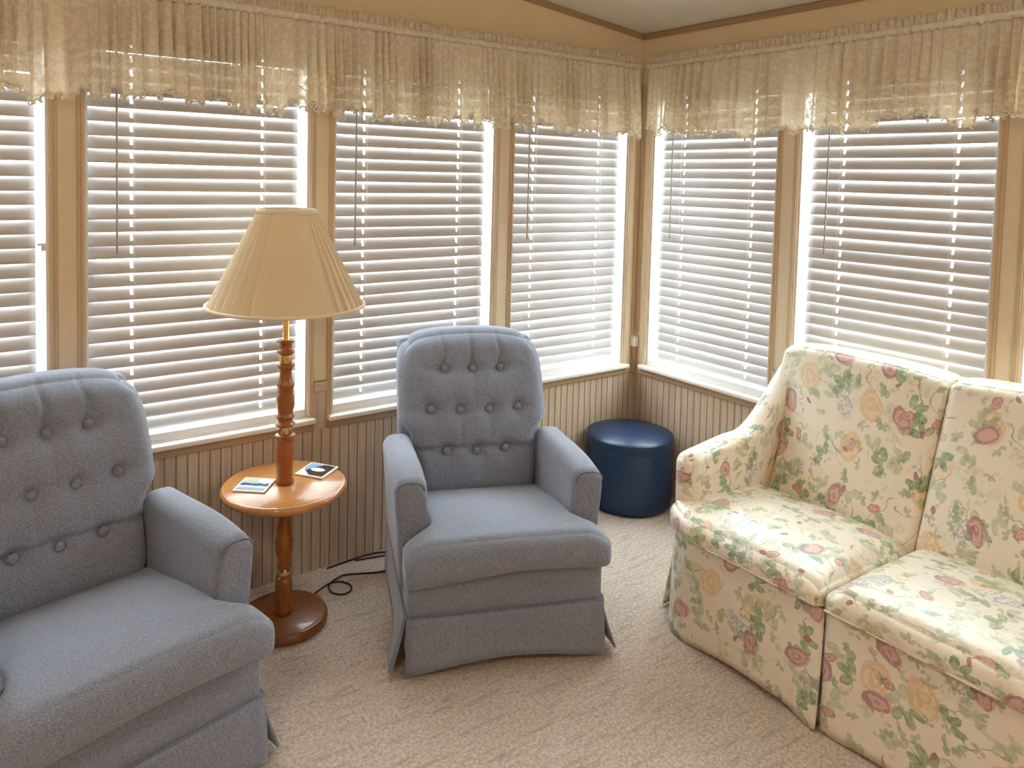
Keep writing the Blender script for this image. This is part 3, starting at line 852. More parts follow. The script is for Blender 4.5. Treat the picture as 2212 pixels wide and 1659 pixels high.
# ------------------------------------------------------------------ lace valances
def valance(T, lo, hi, seed, label):
    rnd = random.Random(seed)
    ZR = 2.127
    loc = Vector(T((lo + hi) / 2, -0.085, ZR))
    r = thing('lace_valance', label, 'valance', loc)
    def P(name, bm, mat, parent=r, smooth=True, mods=()):
        bmesh.ops.translate(bm, vec=-loc, verts=bm.verts)
        return obj(name, bm, mat, parent, smooth, mods)
    Lg = hi - lo
    # fold phase: irregular gathers
    K = int(Lg / 0.003)
    ph = [0.0]; rate = 1.0
    for i in range(K):
        if rnd.random() < 0.05: rate = rnd.uniform(0.40, 1.6)
        ph.append(ph[-1] + rate * 2 * pi / 0.040 * (Lg / K))
    amp = [0.0] * (K + 1); a_ = 1.0
    for i in range(K + 1):
        if rnd.random() < 0.06: a_ = rnd.uniform(0.25, 1.8)
        amp[i] = a_ if i == 0 else amp[i - 1] * 0.85 + a_ * 0.15
    # hem: a fine scalloped edge with longer lobes hanging from it at irregular places
    lobes = []; x = rnd.uniform(0, 0.05)
    while x < Lg:
        lobes.append((x, rnd.uniform(0.016, 0.030), rnd.choice((0.016, 0.028, 0.040, 0.052)))); x += rnd.uniform(0.035, 0.100)
    def hemz(s):
        z_ = 1.824 + 0.010 * sin(s * 5.1 + seed) + 0.004 * sin(s * 23 + seed) - 0.007 * abs(sin(pi * s / 0.021)) ** 0.7
        dmax = 0.0
        for (x, w_, d) in lobes:
            if abs(s - x) < w_ * 1.35:
                t = abs(s - x) / (w_ * 1.35)
                dmax = max(dmax, d * (1 - t * t) ** 0.5 * (1 - 0.15 * t))
        return z_ - dmax
    zr0, zr1 = ZR - 0.012, ZR + 0.012
    nz = 26
    bm = bmesh.new(); uvl = bm.loops.layers.uv.verify()
    def fold(i, v):
        # v: 0 rod .. 1 hem
        s = i / K * Lg
        A = (0.006 + 0.017 * sstep(0, 0.9, v)) * amp[i]
        d = A * sin(ph[i]) + 0.4 * A * sin(ph[i] * 2.13 + 1.0) * (1 - 0.5 * v)
        lat = 0.35 * A * sin(ph[i] * 1.0 + 1.3)
        return s + lat * v, d
    grid = []
    for i in range(K + 1):
        zb = hemz(i / K * Lg); rowv = []
        for j in range(nz + 1):
            v = j / nz
            s, d = fold(i, v)
            z_ = zr0 + (zb - zr0) * v
            rowv.append(bm.verts.new(T(lo + s, -0.088 + d - 0.004 * v, z_)))
        grid.append(rowv)
    JE = nz - 11
    for i in range(K):
        for j in range(nz):
            f = bm.faces.new((grid[i][j], grid[i + 1][j], grid[i + 1][j + 1], grid[i][j + 1]))
            f.material_index = 1 if j >= JE else 0
            su = [ph[i] * 0.011, ph[i + 1] * 0.011, ph[i + 1] * 0.011, ph[i] * 0.011]
            for l, uu, jj in zip(f.loops, su, (j, j, j + 1, j + 1)):
                l[uvl].uv = (uu, jj / nz * 0.33)
    P('gathered_skirt', bm, ['lace_cloth', 'lace_edge'], mods=(('SOLIDIFY', dict(thickness=0.0012)),))
    # looped lace edging, one continuous cord that curls once per scallop
    path = []; s_ = 0.0; step = 0.0012; ph_ = 0.0; rl = 0.006; wl_ = 0.012
    while s_ < Lg:
        if rnd.random() < 0.02: rl = rnd.uniform(0.004, 0.008); wl_ = rnd.uniform(0.010, 0.016)
        ph_ += 2 * pi * step / wl_
        i = min(K, int(s_ / Lg * K)); ss, dd = fold(i, 1.0)
        path.append(Vector(T(lo + ss + rl * 0.9 * sin(ph_), -0.092 + dd + 0.0015 * cos(ph_ * 0.5), hemz(s_) - 0.001 - rl * (1 - cos(ph_)) * 0.9)))
        s_ += step
    P('lace_edging', tube(path, 0.0032, 5), 'lace_cloth')
    # rod pocket
    bm = bmesh.new(); path = []
    K2 = int(Lg / 0.006)
    def prf(i, th):
        s = i / K2 * Lg
        rr = 0.0125 + 0.0025 * sin(s * 330 + 3 * sin(s * 41)) + 0.0015 * sin(s * 811)
        return T(lo + s, -0.088 + rr * cos(th), ZR + rr * 1.1 * sin(th))
    rg = [[bm.verts.new(prf(i, 2 * pi * t / 12)) for t in range(12)] for i in range(K2 + 1)]
    uvl = bm.loops.layers.uv.verify()
    for i in range(K2):
        for t in range(12):
            f = bm.faces.new((rg[i][t], rg[i][(t + 1) % 12], rg[i + 1][(t + 1) % 12], rg[i + 1][t]))
            for l in f.loops: l[uvl].uv = (l.vert.co.x + l.vert.co.y, l.vert.co.z)
    bmesh.ops.recalc_face_normals(bm, faces=bm.faces)
    P('rod_pocket', bm, 'lace_cloth')
    # ruffled heading above the rod
    bm = bmesh.new(); uvl = bm.loops.layers.uv.verify(); nh = 6; g2 = []
    K3 = int(Lg / 0.003)
    for i in range(K3 + 1):
        s = i / K3 * Lg; row = []
        for j in range(nh + 1):
            v = j / nh
            A = 0.003 + 0.011 * v
            f1 = sin(s * 250 + 2.2 * sin(s * 31) + seed); f2 = sin(s * 417 + seed * 2 + 2 * sin(s * 17))
            row.append(bm.verts.new(T(lo + s + 0.004 * v * f2, -0.088 + A * (0.7 * f1 + 0.5 * f2), ZR + 0.008 + v * (0.037 + 0.006 * f2 + 0.005 * sin(s * 60)))))
        g2.append(row)
    for i in range(K3):
        for j in range(nh):
            f = bm.faces.new((g2[i][j], g2[i + 1][j], g2[i + 1][j + 1], g2[i][j + 1]))
            for l, (ii, jj) in zip(f.loops, ((i, j), (i + 1, j), (i + 1, j + 1), (i, j + 1))): l[uvl].uv = (ii * 0.006, jj * 0.008)
    P('ruffled_heading', bm, 'lace_cloth', mods=(('SOLIDIFY', dict(thickness=0.0012)),))
    # the rod itself, returning to the wall at its far end
    bm = bmesh.new()
    tube([T(lo, -0.002, ZR), T(lo, -0.088, ZR), T(hi, -0.088, ZR), T(hi, -0.002, ZR)], 0.006, 8, bm)
    P('curtain_rod', bm, 'white_vinyl')
    return r
valance(LW, -4.3, -0.118, 3, 'gathered cream lace valance along the left wall above its four windows')
valance(RW, -3.2, -0.118, 5, 'gathered cream lace valance along the right wall above the floral sofa')

# ================================================================== ARMCHAIRS
def armchair(loc, rotz, label, sag):
    r = thing('swivel_armchair', label, 'armchair', loc, rotz, 'blue tufted armchairs')
    F = 'blue_tweed'
    # body
    def fb(p, q):
        p.z += 0.19; p.y += 0.33
        w = 1.0
        p.x *= w
        return p
    obj('base', rbox((0.642, 0.64, 0.29), 0.018, (10, 10, 6), fb), F, r)
    # skirt: front, back, two sides. hem lifts in the middle and flares out
    ht, hb = 0.192, 0.014
    def front(u, v):
        x = (u - 0.5) * 0.644 * (1 + 0.012 * v); z = ht + (hb - ht) * v
        lift = 0.030 * v * (1 - (2 * u - 1) ** 2) ** 1.0
        return (x, 0.002 - 0.012 * v - 0.004 * sin(u * 9) * v, z + lift)
    f_ = obj('skirt_panel', sheet(front, 24, 8, 0.008), F, r)
    def back(u, v):
        return ((u - 0.5) * 0.64, 0.665 + 0.012 * v, ht + (hb - ht) * v + 0.015 * v * (1 - (2 * u - 1) ** 2))
    obj('skirt_panel', sheet(back, 16, 6, 0.008), F, r)
    for sgn in (-1, 1):
        def side(u, v, sgn=sgn):
            # u: front to back. the front corner kicks out
            kick = 0.042 * (1 - sstep(0.0, 0.45, u)) * v ** 1.4
            y = 0.03 + 0.62 * u - 0.02 * v * (1 - u)
            return (sgn * (0.322 + 0.008 * v + kick), y, ht + (hb + 0.004 - ht) * v + 0.012 * v * sin(pi * u))
        obj('skirt_panel', sheet(side, 20, 8, 0.008), F, r)
    # welt where the skirt is sewn on
    path = [(-0.322, 0.0, ht), (0.322, 0.0, ht), (0.326, 0.02, ht), (0.326, 0.66, ht), (-0.326, 0.66, ht), (-0.326, 0.02, ht)]
    obj('welt', tube([Vector(p) for p in path], 0.0035, 6, closed=True), 'blue_welt', r)
    # arms
    for sgn in (-1, 1):
        def fa(p, q, sgn=sgn):
            y = p.y + 0.36
            zt = 0.592 - 0.018 * sstep(0.25, 0.62, y) - 0.010 * gauss(y - 0.12, 0.05)
            t = clamp((p.z + 0.18) / 0.36)
            flare = 0.030 * t ** 1.5
            thick = 1.0 + 0.12 * t
            # narrower, softly sloping top
            zz = 0.215 + (zt - 0.215) * t
            zz -= 0.010 * (q.x * sgn > 0) * t * abs(q.x) ** 2
            x = sgn * 0.286 + p.x * thick + sgn * flare * 0.6
            return Vector((x, y - 0.012 * (1 - t) * (q.y < -0.8), zz))
        a = obj('arm', rbox((0.098, 0.50, 0.36), 0.034, (4, 12, 10), fa, s=5), F, r)
        # front facing of the arm, edged by its seam
        def ff(u, v, sgn=sgn):
            x = (u - 0.5) * (0.088 - 0.018 * (1 - v) ** 6)
            t = 1 - v
            z = 0.35 + t * 0.215 - 0.012 * (2 * u - 1) ** 4 * t + 0.006 * (1 - (2 * u - 1) ** 2) * t ** 6
            return (sgn * (0.286 + 0.018 * t ** 1.5) + x * (1 + 0.1 * t), 0.1065 + 0.002 * (2 * u - 1) ** 2, z)
        p_ = obj('arm_front', sheet(ff, 12, 12, 0.006), F, a)
        path = []
        for i in range(21):
            th = pi * i / 20
            path.append(Vector((sgn * (0.286 + 0.017) - 0.0445 * cos(th), 0.108 + 0.004 * abs(cos(th)), 0.545 + 0.030 * sin(th) ** 0.7)))
        obj('welt', tube(path, 0.0028, 6), 'blue_welt', a)
    # T seat cushion
    def fs(p, q):
        y = p.y + 0.255          # -0.035 .. 0.545
        wfac = 0.250 + (0.338 - 0.250) * (1 - sstep(0.060, 0.100, y))
        x = p.x / 0.338 * wfac
        top = 0.440 - 0.075 * sstep(0.05, 0.6, y)
        bot = 0.312
        # the loose front edge droops on one side
        if y < 0.1: bot -= sag * 0.022 * clamp(-q.x * 0.9) * sstep(0.1, 0.0, y); 
        t = clamp((p.z + 0.065) / 0.13)
        z = bot + (top - bot) * t
        crown = 0.018 * (1 - (x / 0.34) ** 2) * (1 - ((y - 0.25) / 0.32) ** 2)
        if q.z > 0.2: z += crown
        if y < 0.09: z -= 0.028 * sstep(0.75, 1.0, abs(q.x)) * t   # ears slope down
        yy = y - 0.016 * (1 - q.z * q.z) * sstep(0.1, -0.03, y)
        if sag > 0: z += 0.006 * sin(x * 9 + 1) * (1 - t) * sstep(0.1, 0.0, y)
        return Vector((x, yy, z))
    cu = obj('seat_cushion', rbox((0.668, 0.58, 0.13), 0.034, (30, 28, 4), fs, s=6), F, r)
    path = []
    for i in range(41):
        u = i / 40; x = -0.325 + 0.65 * u
        path.append(Vector((x, -0.041 + 0.016 * abs(2 * u - 1) ** 8, 0.350 - 0.012 * sag * clamp(-(2 * u - 1)) + 0.004 * sin(u * 7))))
    obj('welt', tube(path, 0.0035, 6), 'blue_welt', cu)
    # tufted back
    btn = [(-0.112, 0.805), (0.0, 0.803), (0.112, 0.805), (-0.172, 0.664), (-0.057, 0.658), (0.057, 0.658), (0.172, 0.664), (-0.115, 0.515), (0.0, 0.510), (0.115, 0.515)]
    def lean(z): return 0.50 + 0.22 * clamp((z - 0.36) / 0.60, -0.2, 1.2) - 0.035 * sin(pi * clamp((z - 0.36) / 0.6))
    def half(z):
        # outline: narrow between the arms, wide above, rounded top
        w = 0.243 + 0.052 * sstep(0.545, 0.63, z)
        return w
    def fk(p, q):
        t = (q.z + 1) / 2
        z = 0.345 + t * 0.582
        x = q.x
        w = half(z)
        # superellipse shoulders
        if t > 0.72:
            a = (t - 0.72) / 0.28
            w *= (1 - 0.115 * a ** 2.2)
        # top edge arches
        zz = z + 0.018 * (1 - x * x) * t ** 3 - 0.022 * abs(x) ** 4 * t ** 6
        # rounded section via p offsets
        hx, hz = 0.29, 0.30
        xx = p.x / hx * w
        zz = zz + (p.z / hz - q.z) * 0.30
        y = lean(z) + (p.y + 0.075)
        if q.y < -0.2:
            fr = clamp(-q.y)
            bulge = 0.016 * (1 - x * x) * sin(pi * clamp(t)) ** 0.5
            dp = 0.0
            for bx, bz in btn:
                r2 = math.hypot(xx - bx, zz - bz)
                dp += 0.026 * math.exp(-(r2 / 0.026) ** 1.5) + 0.005 * gauss(r2, 0.045)
            # horizontal crease across the lowest row, vertical pleats from the top row upward
            dp += 0.014 * gauss(zz - 0.525 + 0.008 * abs(x), 0.008) 
            dp += 0.004 * gauss(zz - 0.660, 0.012) + 0.004 * gauss(zz - 0.805, 0.012) * (abs(xx) < 0.2)
            for bx in (-0.112, 0.0, 0.112):
                dp += 0.010 * gauss(xx - bx - 0.006 * sin(zz * 60), 0.0055) * sstep(0.80, 0.84, zz) * (1 - 0.4 * sstep(0.88, 0.97, zz))
            dp += 0.004 * gauss(xx, 0.006) * sstep(0.66, 0.70, zz)
            for bx in (-0.057, 0.057): dp += 0.004 * gauss(xx - bx, 0.006) * sstep(0.50, 0.6, zz) * sstep(0.66, 0.6, zz)
            y += (-bulge + dp) * fr
        return Vector((xx, y, zz))
    bk = obj('backrest', rbox((0.58, 0.15, 0.60), 0.060, (56, 4, 64), fk, s=7), F, r)
    # covered buttons
    for bx, bz in btn:
        pr = [(0.0, 0.0075), (0.006, 0.007), (0.0105, 0.004), (0.012, 0.0), (0.0105, -0.004), (0.0, -0.006)]
        bm = lathe([(a * 1.15, b * 1.15) for a, b in pr], 16)
        yb = lean(bz) - 0.002 + 0.002
        bmesh.ops.rotate(bm, cent=(0, 0, 0), matrix=Matrix.Rotation(radians(90 - 14), 3, 'X'), verts=bm.verts)
        move(bm, bx, yb - 0.0 + 0.006, bz)
        obj('button', bm, 'blue_tweed', bk)
    # welt around the back's rear edge, laid on the cushion outline
    R_ = 0.060; hx_, hz_ = 0.29, 0.30; path = []
    def onb(px, pz):
        inner = Vector((clamp(px, -(hx_ - R_), hx_ - R_), 0.015, clamp(pz, -(hz_ - R_), hz_ - R_)))
        d = Vector((px, 0.055, pz)) - inner
        return fk(inner + d.normalized() * R_, Vector((px / hx_, 0.4, pz / hz_)))
    for i in range(18): path.append(onb(-hx_, -0.06 + 0.36 * i / 18))
    for i in range(25): path.append(onb(-hx_ + 2 * hx_ * i / 24, hz_))
    for i in range(18): path.append(onb(hx_, 0.30 - 0.36 * (i + 1) / 18))
    obj('welt', tube(path, 0.0045, 6), 'blue_welt', bk)
    # outer back shell with squared upper corners
    def fo(p, q):
        t = (q.z + 1) / 2; z = 0.30 + 0.610 * t
        return Vector((p.x * (1 - 0.03 * t), lean(z) + 0.160 + p.y - 0.03 * t, z - 0.02 * q.x ** 4 * t ** 4))
    obj('outer_back', rbox((0.585, 0.07, 0.60), 0.028, (8, 3, 12), fo), F, r)
    # swivel base under the skirt
    bm = lathe([(0.0, 0.0), (0.20, 0.0), (0.21, 0.012), (0.20, 0.03), (0.05, 0.05), (0.05, 0.07), (0.0, 0.07)], 32)
    move(bm, 0, 0.33, 0)
    obj('swivel_base', bm, 'black_fabric', r)
    return r
armchair((-1.481, -0.896, 0), radians(-22.8), 'grey-blue tufted swivel armchair in the middle, beside the lamp table and ottoman', 1.0)
ca = radians(11.5)
armchair((-2.225 - 0.352 * cos(ca), -0.859 - 0.352 * sin(ca), 0), ca, 'large grey-blue tufted swivel armchair nearest the camera, cut by the left edge', 0.2)

# ================================================================== OTTOMAN
r = thing('ottoman', 'round navy blue vinyl ottoman with a padded lid in the room corner', 'ottoman', (-0.232, -0.212, 0))
bm = lathe([(0.0, 0.004), (0.196, 0.004), (0.203, 0.012), (0.205, 0.03), (0.204, 0.15), (0.205, 0.286), (0.2035, 0.290), (0.0, 0.290)], 72)
obj('body', bm, 'navy', r)
bm = lathe([(0.0, 0.2905), (0.196, 0.2905), (0.2045, 0.292), (0.2055, 0.296), (0.2065, 0.305), (0.2065, 0.322), (0.204, 0.332), (0.197, 0.340), (0.18, 0.347), (0.12, 0.356), (0.06, 0.360), (0.0, 0.361)], 72)
lid = obj('lid', bm, 'navy', r)
for rr, zz in ((0.2045, 0.335), (0.2035, 0.2905)):
    obj('piping', tube([Vector((rr * cos(2 * pi * i / 72), rr * sin(2 * pi * i / 72), zz)) for i in range(72)], 0.0035 if zz > 0.3 else 0.0022, 6, closed=True), 'navy', lid if zz > 0.3 else r)

# ================================================================== LAMP TABLE
LX, LY = -1.986, -0.275
r = thing('lamp_table', 'turned oak floor lamp with a round tray table and pleated cream shade', 'floor lamp', (LX, LY, 0))
TZ = 0.495
obj('base', lathe([(0, 0.0), (0.140, 0.0), (0.147, 0.004), (0.150, 0.012), (0.150, 0.024), (0.146, 0.033), (0.138, 0.0365), (0.134, 0.035), (0.130, 0.038), (0.0, 0.038)], 72), 'oak_base', r)
low = [(0.0, 0.038), (0.034, 0.038), (0.036, 0.044), (0.034, 0.052), (0.030, 0.058), (0.032, 0.08), (0.033, 0.11), (0.031, 0.14), (0.027, 0.17), (0.0, 0.17)]
obj('lower_foot_post', lathe(low, 40), 'oak_post', r)
obj('brass_collar', lathe([(0, 0.17), (0.0225, 0.17), (0.0235, 0.172), (0.0235, 0.196), (0.0225, 0.198), (0, 0.198)], 40), 'brass', r)
low = [(0, 0.198), (0.026, 0.198), (0.029, 0.203), (0.027, 0.209), (0.024, 0.216), (0.026, 0.235), (0.031, 0.255), (0.034, 0.268), (0.031, 0.276), (0.034, 0.283), (0.034, 0.292), (0.029, 0.300), (0.026, 0.33), (0.029, 0.338), (0.024, 0.350), (0.022, 0.385), (0.023, 0.42), (0.031, 0.434), (0.035, 0.440), (0.032, 0.447), (0, 0.447)]
obj('lower_post', lathe(low, 40), 'oak_post', r)
obj('brass_collar', lathe([(0, 0.447), (0.024, 0.447), (0.024, 0.462), (0, 0.462)], 40), 'brass', r)
obj('table_top', lathe([(0, 0.462), (0.188, 0.462), (0.198, 0.464), (0.2075, 0.470), (0.2115, 0.478), (0.2105, 0.486), (0.205, 0.4925), (0.2015, 0.4945), (0.2005, 0.4925), (0.1985, TZ), (0, TZ)], 96), ['oak_top'], r)
up = [(0, TZ), (0.032, TZ), (0.033, TZ + 0.010), (0.031, TZ + 0.016), (0.029, TZ + 0.020), (0.031, TZ + 0.05), (0.034, TZ + 0.085), (0.033, TZ + 0.115), (0.027, TZ + 0.145), (0.026, TZ + 0.155), (0.036, TZ + 0.162), (0.037, TZ + 0.168), (0.028, TZ + 0.173), (0, TZ + 0.173)]
obj('upper_post', lathe(up, 40), 'oak_post', r)
zc = TZ + 0.173
obj('brass_collar', lathe([(0, zc), (0.0255, zc), (0.026, zc + 0.003), (0.026, zc + 0.022), (0.0255, zc + 0.025), (0, zc + 0.025)], 40), 'brass', r)
z0 = zc + 0.025
up2 = [(0, 0), (0.028, 0.0), (0.036, 0.006), (0.036, 0.010), (0.027, 0.014), (0.026, 0.026), (0.033, 0.032), (0.034, 0.037), (0.028, 0.042), (0.028, 0.05), (0.032, 0.07), (0.034, 0.088), (0.033, 0.105), (0.027, 0.118), (0.030, 0.121), (0.027, 0.124), (0.030, 0.127), (0.027, 0.131), (0.031, 0.138), (0.033, 0.146), (0.028, 0.153), (0.022, 0.175), (0.023, 0.195), (0.031, 0.207), (0.033, 0.214), (0.026, 0.219), (0, 0.219)]
obj('upper_post', lathe([(a, z0 + b) for a, b in up2], 40), 'oak_post', r)
z1 = z0 + 0.219
obj('brass_collar', lathe([(0, z1), (0.0225, z1), (0.0232, z1 + 0.002), (0.0232, z1 + 0.028), (0.0225, z1 + 0.030), (0, z1 + 0.030)], 40), 'brass', r)
z2 = z1 + 0.030
up3 = [(0, 0), (0.024, 0.0), (0.033, 0.008), (0.032, 0.013), (0.024, 0.018), (0.023, 0.030), (0.025, 0.038), (0.033, 0.045), (0.034, 0.048), (0.0, 0.049)]
obj('upper_post', lathe([(a, z2 + b) for a, b in up3], 40), 'oak_post', r)
z3 = z2 + 0.048
obj('brass_stem', lathe([(0, z3), (0.014, z3), (0.014, z3 + 0.003), (0.0115, z3 + 0.006), (0.0115, 1.20), (0.016, 1.205), (0.018, 1.25), (0.012, 1.26), (0, 1.26)], 32), 'brass', r)
obj('bulb', lathe([(0, 1.26), (0.012, 1.26), (0.015, 1.28), (0.028, 1.31), (0.030, 1.33), (0.022, 1.352), (0, 1.362)], 24), 'bulb_glass', r)
# shade: flat bays between groups of pleats
SB, ST_, RB, RT = 1.112, 1.436, 0.260, 0.096
def pleat(th, r_, z):
    t = (ST_ - z) / (ST_ - SB)
    per = 2 * pi / 3
    a = ((th - 3.91) % per) / per
    k_ = 0.0
    if a > 0.47:
        b = (a - 0.47) / 0.53
        sw = (b * 7) % 1.0
        k_ = -0.0125 * (sw ** 1.5) * (0.35 + 0.65 * t)
    return k_ + (-0.004 * t * (1 - cos(th * 12)) * 0.2)
prof = [(RB, SB)] + [(RB + (RT - RB) * i / 16, SB + (ST_ - SB) * i / 16) for i in range(1, 17)]
inner = [(a - 0.012, b) for a, b in reversed(prof)]
bm = lathe(prof, 504, rf=pleat)
b2 = inner
bm = lathe(inner, 96, bm)
obj('lamp_shade', bm, 'shade', r)
sh = bpy.data.objects[[o.name for o in bpy.data.objects if o.name.startswith('lamp_shade')][0]]
obj('bottom_trim', tube([Vector(((RB + 0.001) * cos(2 * pi * i / 96), (RB + 0.001) * sin(2 * pi * i / 96), SB + 0.002)) for i in range(96)], 0.006, 8, closed=True), 'shade_trim', sh)
obj('top_trim', lathe([(RT - 0.006, ST_ - 0.012), (RT + 0.0065, ST_ - 0.012), (RT + 0.003, ST_ + 0.003), (RT - 0.008, ST_ + 0.003), (RT - 0.006, ST_ - 0.012)], 72), 'shade_trim', sh)
for a in (0, 2 * pi / 3, 4 * pi / 3):
    obj('shade_spider', tube([Vector((0, 0, 1.40)), Vector((0.086 * cos(a), 0.086 * sin(a), ST_ - 0.004))], 0.0018, 6), 'brass', sh)
obj('harp', tube(smooth_path([Vector((0.0, -0.016, 1.245)), Vector((0, -0.055, 1.30)), Vector((0, -0.045, 1.37)), Vector((0, 0, 1.402)), Vector((0, 0.045, 1.37)), Vector((0, 0.055, 1.30)), Vector((0, 0.016, 1.245))], 6), 0.002, 6), 'brass', r)
# flex lying on the carpet with one loop
def L2(x, y, z=0.0035): return Vector((x - LX, y - LY, z))
pts = [L2(-1.875, -0.215, 0.012), L2(-1.852, -0.185), L2(-1.80, -0.155), L2(-1.752, -0.135), L2(-1.715, -0.146), L2(-1.694, -0.185), L2(-1.706, -0.222), L2(-1.742, -0.232), L2(-1.772, -0.198), L2(-1.765, -0.152, 0.008), L2(-1.72, -0.128, 0.010), L2(-1.68, -0.110), L2(-1.62, -0.135), L2(-1.555, -0.165), L2(-1.50, -0.162), L2(-1.43, -0.12)]
obj('power_cord', tube(smooth_path(pts, 8), 0.0034, 8), 'dark_cord', r)

# cord along the wall foot
pts = [Vector((-1.72, -0.030, 0.005)), Vector((-1.62, -0.022, 0.005)), Vector((-1.56, -0.020, 0.006)), Vector((-1.50, -0.034, 0.010)), Vector((-1.44, -0.048, 0.006)), Vector((-1.36, -0.035, 0.005)), Vector((-1.2, -0.025, 0.005))]
bm = tube(smooth_path(pts, 8), 0.0036, 8)
pts2 = [Vector((-1.60, -0.033, 0.005)), Vector((-1.54, -0.046, 0.005)), Vector((-1.47, -0.062, 0.005)), Vector((-1.40, -0.052, 0.005))]
tube(smooth_path(pts2, 8), 0.003, 8, bm)
tag(obj('extension_cord', bm, 'dark_cord'), 'thin dark cord lying along the foot of the wall behind the middle armchair', 'cord')

# photo coasters on the tray
def coaster(cx, cy, rot, sx, sy, pic, label):
    r = thing('photo_coaster', label, 'coaster', (cx, cy, TZ + 0.0005), rot)
    bm = bmesh.new(); box(bm, -sx / 2, sx / 2, -sy / 2, sy / 2, 0.0, 0.006, 0.0012)
    obj('tile', bm, 'coaster_border', r, False)
    bm = bmesh.new(); box(bm, -sx / 2 + 0.007, sx / 2 - 0.007, -sy / 2 + 0.007, sy / 2 - 0.007, 0.0058, 0.0066)
    obj('picture', bm, pic, r, False)
coaster(-2.0825, -0.250, radians(-40), 0.110, 0.110, 'coaster_picture_lake', 'square white-edged picture coaster with a blue lake scene, left of the lamp post')
coaster(-1.8555, -0.242, radians(-54), 0.112, 0.112, 'coaster_picture_moon', 'square white-edged picture coaster with a dark scene and pale oval, right of the lamp post')

# ================================================================== SOFA
r = thing('loveseat', 'cream floral slipcovered loveseat with rose print against the right wall', 'sofa', (-0.885, -1.608, 0), radians(-90))
F = 'floral'
HL = 0.630
def FO(bm, ou=0.0, ov=0.0):
    cube_uv(bm, ou, ov); return bm
def corner(p, hx, y0, rad):
    """round the front corners in plan"""
    return p
def fb(p, q):
    return Vector((p.x * (1 - 0.05 * (q.y < -0.6)), p.y + 0.41, p.z + 0.18))
obj('base', FO(rbox((2 * HL - 0.05, 0.76, 0.31), 0.05, (14, 10, 4), fb)), F, r)
# skirt panels: path around left front corner etc. fitted to the floor
RC = 0.15
def perim(s, off=0.0):
    """front run from the centre outward (s in metres), rounding the corner and running back"""
    straight = HL - RC
    if s < straight: return (s, 0.0 - off, 0.0)
    s2 = s - straight; arc = RC * pi / 2
    if s2 < arc:
        th = s2 / RC
        return (straight + (RC + off) * sin(th), RC - (RC + off) * cos(th), th)
    return (HL + off, RC + (s2 - arc), pi / 2)
ZH = 0.352
for sgn in (-1, 1):
    tot = (HL - RC) + RC * pi / 2
    def fr(u, v, sgn=sgn):
        s = 0.004 + u * (tot + 0.02 - 0.004)
        off = 0.004 + 0.006 * v + 0.004 * sin(s * 17 + sgn) * v
        kick = (0.022 if sgn < 0 else 0.0) * (1 - sstep(0.0, 0.10, s)) * v ** 2   # the inner corner of one panel swings forward
        x, y, th = perim(s, off)
        z = ZH * (1 - v) + 0.004 * v
        if sgn < 0: z -= 0.0
        z += 0.018 * v ** 2 * sstep(0.03, 0.14, s) * (1 - sstep(0.3, 0.75, u)) * (1 if sgn < 0 else 0.4)
        return (sgn * x - (0.012 * v * (1 - sstep(0, 0.1, s)) if sgn < 0 else 0) * 0, y - kick, z)
    bm = sheet(fr, 44, 14, 0.006); uvl = bm.loops.layers.uv.verify()
    for f in bm.faces:
        for l in f.loops:
            c_ = l.vert.co; ax_ = abs(c_.x)
            sr = ax_ if ax_ < HL - RC else HL - RC + RC * math.atan2(ax_ - (HL - RC), max(1e-3, RC - c_.y))
            l[uvl].uv = (sgn * sr + 0.31 * (sgn + 1), c_.z + 0.1)
    obj('skirt_panel', bm, F, r)
    def sd(u, v, sgn=sgn):
        y = 0.12 + 0.62 * u
        kick = 0.048 * (1 - sstep(0.0, 0.6, u)) * v ** 1.2
        return (sgn * (HL + 0.004 + kick), y - 0.02 * v * (1 - u), ZH * (1 - v) + 0.006)
    obj('skirt_panel', FO(sheet(sd, 16, 10, 0.006), 0.7, 0.2), F, r)
# pleat backing behind the centre slit
def pb(u, v): return ((u - 0.5) * 0.16, 0.012, ZH * (1 - v) + 0.004)
obj('pleat_backing', FO(sheet(pb, 6, 6, 0.005), 0.9, 0.4), F, r)
# arms: low in front, sweeping up to the back
AT = 0.092
for sgn in (-1, 1):
    def fa(p, q, sgn=sgn):
        y = p.y + 0.43            # 0.05 .. 0.81
        t = (q.z + 1) / 2
        top = 0.612 + 0.020 * sstep(0.10, 0.34, y) + 0.262 * sstep(0.36, 0.78, y) ** 1.15
        top -= 0.012 * gauss(y - 0.05, 0.03)
        z = 0.30 + (top - 0.30) * t + (p.z / 0.20 - q.z) * 0.20
        lean = 0.018 * t
        if y < 0.16: y = y + (0.012 * abs(q.x) ** 2)
        x = sgn * (HL - AT / 2 - 0.004) + p.x + sgn * 0.006 * t
        return Vector((x, y, z))
    obj('arm', rbox((AT, 0.76, 0.40), 0.042, (4, 24, 12), fa, s=6, uvm='side', uvo=(1.15 + sgn, 0.55)), F, r)
# back frame
def fbk(p, q):
    t = (q.z + 1) / 2
    z = 0.30 + 0.615 * t + (p.z / 0.30 - q.z) * 0.30
    return Vector((p.x, 0.735 + p.y + 0.055 * t, z + 0.004 * sin(p.x * 6)))
obj('back_frame', rbox((2 * HL - 0.04, 0.085, 0.60), 0.035, (16, 3, 10), fbk, s=5, uvm='front', uvo=(0.4, 0.8)), F, r)
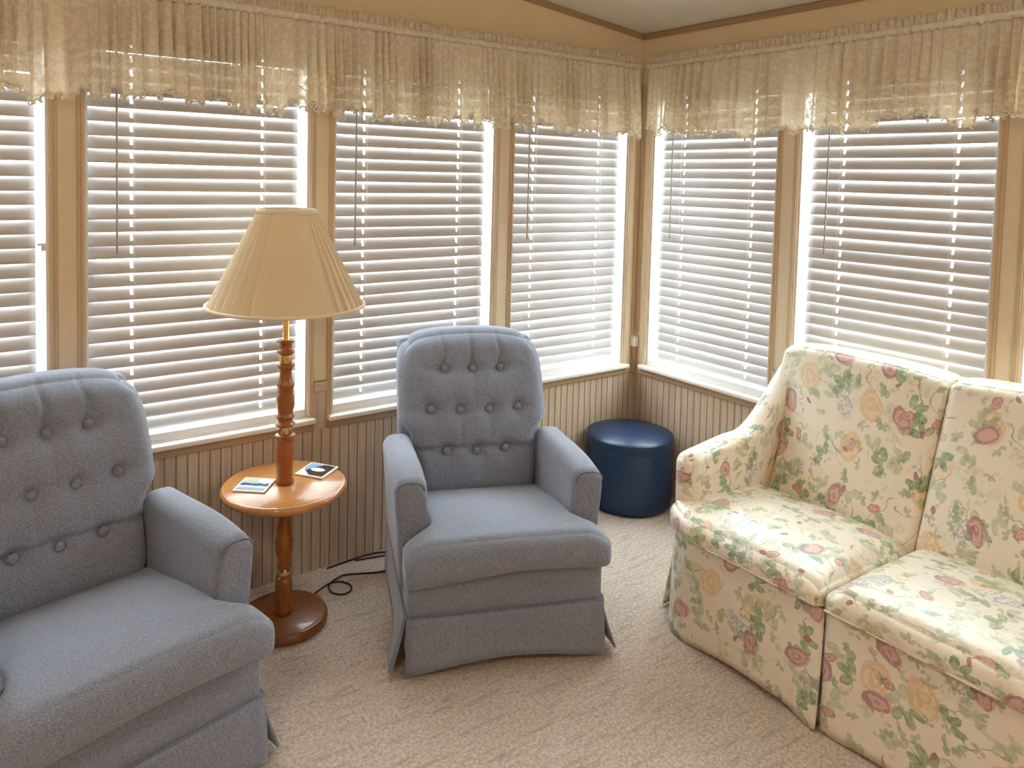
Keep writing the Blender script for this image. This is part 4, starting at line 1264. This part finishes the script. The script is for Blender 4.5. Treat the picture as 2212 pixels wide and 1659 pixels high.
# back cushions
for i, sgn in enumerate((-1, 1)):
    def fc(p, q, sgn=sgn):
        t = (q.z + 1) / 2
        z = 0.355 + 0.575 * t + (p.z / 0.27 - q.z) * 0.27
        puff = 0.022 * (1 - q.x ** 2) * (1 - q.z ** 2)
        y = 0.545 + 0.205 * t + p.y
        if q.y < 0: y -= puff
        # softly slumped top edge
        z -= 0.012 * abs(q.x) ** 4 * t ** 4 - 0.006 * (1 - q.x ** 2) * t
        wk = 0.270 + 0.036 * sstep(0.35, 0.9, t)
        x = sgn * wk + p.x / 0.292 * wk
        if t > 0.9 : x += 0.0
        return Vector((x, y, z))
    cu = obj('back_cushion', rbox((0.584, 0.14, 0.54), 0.028, (24, 4, 24), fc, s=6, uvm='front', uvo=(0.20 + i * 0.93, 0.36 + i * 0.21)), F, r)
# seat cushions
for i, sgn in enumerate((-1, 1)):
    def fs(p, q, sgn=sgn):
        y = p.y + 0.235           # -0.03 .. 0.50
        hx0 = 0.336
        t = (q.z + 1) / 2
        # outer side: in front of the arm the cushion reaches further, behind it is narrower
        x = p.x
        outer = q.x * sgn
        if outer > 0: x *= 1 - 0.19 * sstep(0.06, 0.15, y) * outer
        # rounded front outer corner in plan
        if outer > 0.3 and y < 0.11:
            k_ = (outer - 0.3) / 0.7
            y += 0.105 * k_ ** 3.0 * (1 - sstep(-0.03, 0.14, y) * 0.95)
        top = 0.440 - 0.02 * sstep(0.1, 0.6, y)
        z = 0.345 + (top - 0.345) * t + (p.z / 0.055 - q.z) * 0.05
        z += 0.026 * t * (1 - q.x ** 2) * (1 - q.y ** 2)
        z += 0.005 * t * noise.noise(Vector((x * 6 + i * 5, y * 6, 0)))
        y -= 0.012 * (1 - q.z ** 2) * sstep(0.1, -0.03, p.y + 0.235)
        z -= 0.018 * t * sstep(0.8, 1.0, -outer)       # sinks toward the centre seam
        return Vector((x + sgn * 0.3165, y, z))
    cu = obj('seat_cushion', rbox((0.630, 0.53, 0.11), 0.040, (26, 24, 4), fs, s=6, uvm='top', uvo=(0.55 + i * 0.97, 0.12 + i * 0.5)), F, r)
    path = []
    for e in range(31):
        u = e / 30; x = sgn * (0.015 + 0.57 * u)
        path.append(Vector((x, -0.040 + 0.075 * clamp((u - 0.62) / 0.38) ** 2.8, 0.372)))
    obj('welt', FO(tube(path, 0.0032, 6)), F, cu)
